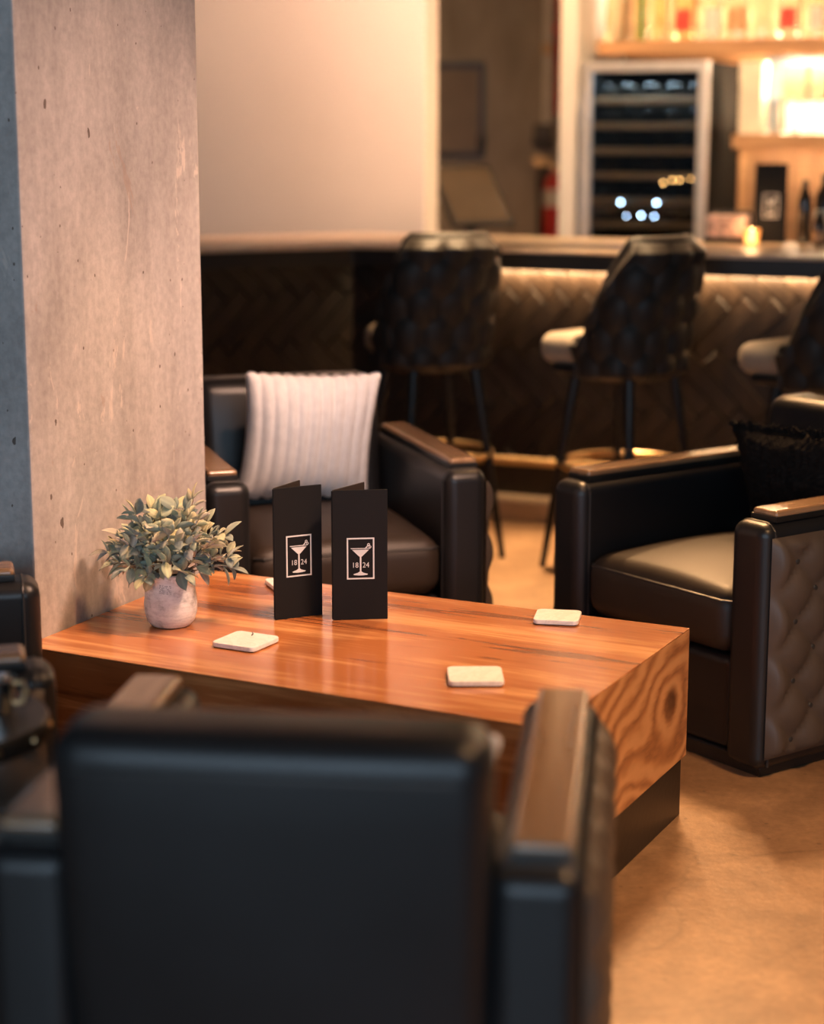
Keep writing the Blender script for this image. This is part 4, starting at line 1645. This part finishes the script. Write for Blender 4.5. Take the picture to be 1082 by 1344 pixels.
mk('flame', bm, emis('flame', (1.0, 0.66, 0.28), 60), vl)
l = bpy.data.lights.new('flame_light', 'POINT'); l.energy = 1.0; l.color = WARM; l.shadow_soft_size = 0.02
lo = bpy.data.objects.new('flame_light', l); COL.objects.link(lo); lo.parent = vl; lo.location = (0, 0, 0.085)
nb = empty('napkin_caddy', (1.222, 7.43, ZT), ba)
tag(nb, 'black napkin caddy with a pink patterned front on the bar top', 'napkin holder')
pm = simple('pink patterned paper', (0.62, 0.42, 0.36), 0.7, var=0.65, vscale=38)
bm = bmesh.new(); rbox(bm, (0.165, 0.12, 0.02), (0, 0, 0.01), 0.003, 2); rbox(bm, (0.165, 0.006, 0.10), (0, 0.057, 0.07), 0.002, 1)
mk('tray', bm, M['black_paint'], nb, wn=True)
bm = bmesh.new(); rbox(bm, (0.150, 0.10, 0.085), (0, -0.002, 0.063), 0.006, 2)
mk('napkin_stack', bm, pm, nb, wn=True)
BB = 'small bottles on the bar top'
bott = [(1.500, 7.36, 0.026, 0.16, 0.235, M['glass_dark'], None, 'tall dark bottle on the bar top next to the standing menu'),
        (1.585, 7.40, 0.036, 0.17, 0.255, M['glass_dark'], cl, 'dark bottle with a round pale label on the bar top'),
        (1.530, 7.22, 0.024, 0.07, 0.125, M['glass_dark'], tan_l, 'short dark bitters bottle with a tan label on the bar top'),
        (1.610, 7.22, 0.030, 0.075, 0.13, M['glass_amber'], cl, 'stubby amber bottle with a pale label on the bar top'),
        (1.675, 7.34, 0.034, 0.13, 0.20, M['glass_dark'], pink_l, 'dark bottle with a rose label on the bar top'),
        (1.68, 7.20, 0.028, 0.09, 0.15, M['glass_green'], cl, 'stubby green bottle with a pale label on the bar top')]
for (x, y, r, hb, ht, gm, lm, lab) in bott:
    bottle('bitters_bottle', (x, y, ZT), 0, r, hb, ht, gm, lab, 'bottle', BB, lm)

# ------------------------------------------------------------------ the passage beside the bar
# back concrete wall carries pipes, a horn box, an extinguisher and a framed panel; a terminal stands on a stand
PY = 11.6
pf = empty('framed_panel', (0.235, PY - 0.006, 1.30))
tag(pf, 'dark framed panel hung on the concrete wall of the passage', 'panel')
bm = bmesh.new()
W_, H_ = 0.40, 0.56
for sx in (-1, 1):
    rbox(bm, (0.035, 0.03, H_), (sx * (W_ / 2 - 0.0175), -0.010, H_ / 2), 0.003, 1)
for zz in (0.0175, H_ - 0.0175):
    rbox(bm, (W_ - 0.07, 0.03, 0.035), (0, -0.010, zz), 0.003, 1)
mk('frame', bm, M['black_paint'], pf, wn=True)
bm = bmesh.new(); rbox(bm, (W_ - 0.06, 0.01, H_ - 0.06), (0, -0.004, H_ / 2), 0, 1)
mk('panel_sheet', bm, simple('brown board', (0.20, 0.15, 0.11), 0.6), pf)
bm = bmesh.new(); rbox(bm, (0.05, 0.03, 0.10), (W_ / 2 - 0.02, -0.035, 0.10), 0.006, 2)
mk('latch', bm, M['black_metal'], pf)

pp = empty('sprinkler_pipe', (0.800, PY - 0.06, 0))
tag(pp, 'beige vertical pipe with brass coupling on the passage wall', 'pipe')
bm = bmesh.new(); tube(bm, [(0, 0, 1.50), (0, 0, CEIL)], 0.024, 12)
mk('pipe', bm, M['label'], pp)
bm = bmesh.new(); tube(bm, [(0, 0, 1.90), (0, 0, 1.97)], 0.034, 12)
mk('coupling', bm, M['brass'], pp)
bm = bmesh.new(); rbox(bm, (0.12, 0.09, 0.13), (-0.02, 0.01, 1.44), 0.02, 3); tube(bm, [(-0.02, -0.035, 1.44), (-0.02, -0.075, 1.44)], [0.045, 0.035], 14)
mk('alarm_horn', bm, simple('dark grey plastic', (0.10, 0.09, 0.085), 0.5), pp)
rp = empty('fire_pipe', (0.870, PY - 0.06, 0))
tag(rp, 'red fire pipe with a flange running up the passage wall', 'pipe')
bm = bmesh.new(); tube(bm, [(0, 0, 1.55), (0, 0, CEIL)], 0.022, 12)
mk('pipe', bm, M['red'], rp)
bm = bmesh.new(); tube(bm, [(0, 0, 2.02), (0, 0, 2.07)], 0.038, 12)
mk('flange', bm, M['red'], rp)

fe = empty('fire_extinguisher', (0.845, PY - 0.11, 0.72))
tag(fe, 'red fire extinguisher with pale label and black hose on the passage wall', 'fire extinguisher')
bm = bmesh.new(); lathe(bm, [(0.055, 0), (0.062, 0.006), (0.062, 0.42), (0.055, 0.455), (0.03, 0.48), (0.018, 0.49), (0.018, 0.51)], 24, cap_top=True)
mk('cylinder_body', bm, M['red'], fe)
bm = bmesh.new(); lathe(bm, [(0.0635, 0.30), (0.0635, 0.40)], 24, cap_bottom=False)
mk('paper_label', bm, M['label'], fe)
bm = bmesh.new(); rbox(bm, (0.05, 0.04, 0.04), (0, 0, 0.525), 0.006, 2); rbox(bm, (0.13, 0.022, 0.014), (-0.07, 0, 0.575), 0.004, 2, Matrix.Rotation(R(0), 4, 'Y')); rbox(bm, (0.11, 0.022, 0.014), (-0.06, 0, 0.545), 0.004, 2)
mk('lever', bm, M['brass'], fe)
bm = bmesh.new(); tube(bm, [(-0.02, -0.01, 0.525), (-0.07, -0.02, 0.52), (-0.095, -0.02, 0.46), (-0.09, -0.02, 0.34), (-0.082, -0.02, 0.2), (-0.08, -0.02, 0.1)], [0.012, 0.012, 0.012, 0.012, 0.016, 0.018], 10)
mk('hose', bm, M['black_metal'], fe)
bm = bmesh.new(); rbox(bm, (0.05, 0.05, 0.05), (0, 0.085, 0.36), 0.004, 1); 
mk('wall_bracket', bm, M['black_metal'], fe)

# touch screen till on the rear side of the bar
tm = empty('till_screen', (0.275, 8.95, 0), R(28))
tag(tm, 'tilted dark touch screen till on a post, seen past the cream wall', 'till')
bm = bmesh.new(); rbox(bm, (0.34, 0.34, 0.03), (0, 0, 0.015), 0.006, 2); tube(bm, [(0, 0, 0.03), (0, 0, 1.05)], 0.028, 14)
mk('post', bm, M['black_metal'], tm)
bm = bmesh.new(); rbox(bm, (0.33, 0.36, 0.022), (0, 0, 0), 0.006, 2)
hd = mk('screen_case', bm, M['black_paint'], tm, wn=True)
hd.location = (0, 0.0, 1.165); hd.rotation_euler = (R(48), R(0), 0)
bm = bmesh.new(); rbox(bm, (0.29, 0.315, 0.002), (0, 0, 0.0118), 0, 1)
mk('screen', bm, simple('brown grey screen', (0.07, 0.05, 0.03), 0.25), hd)
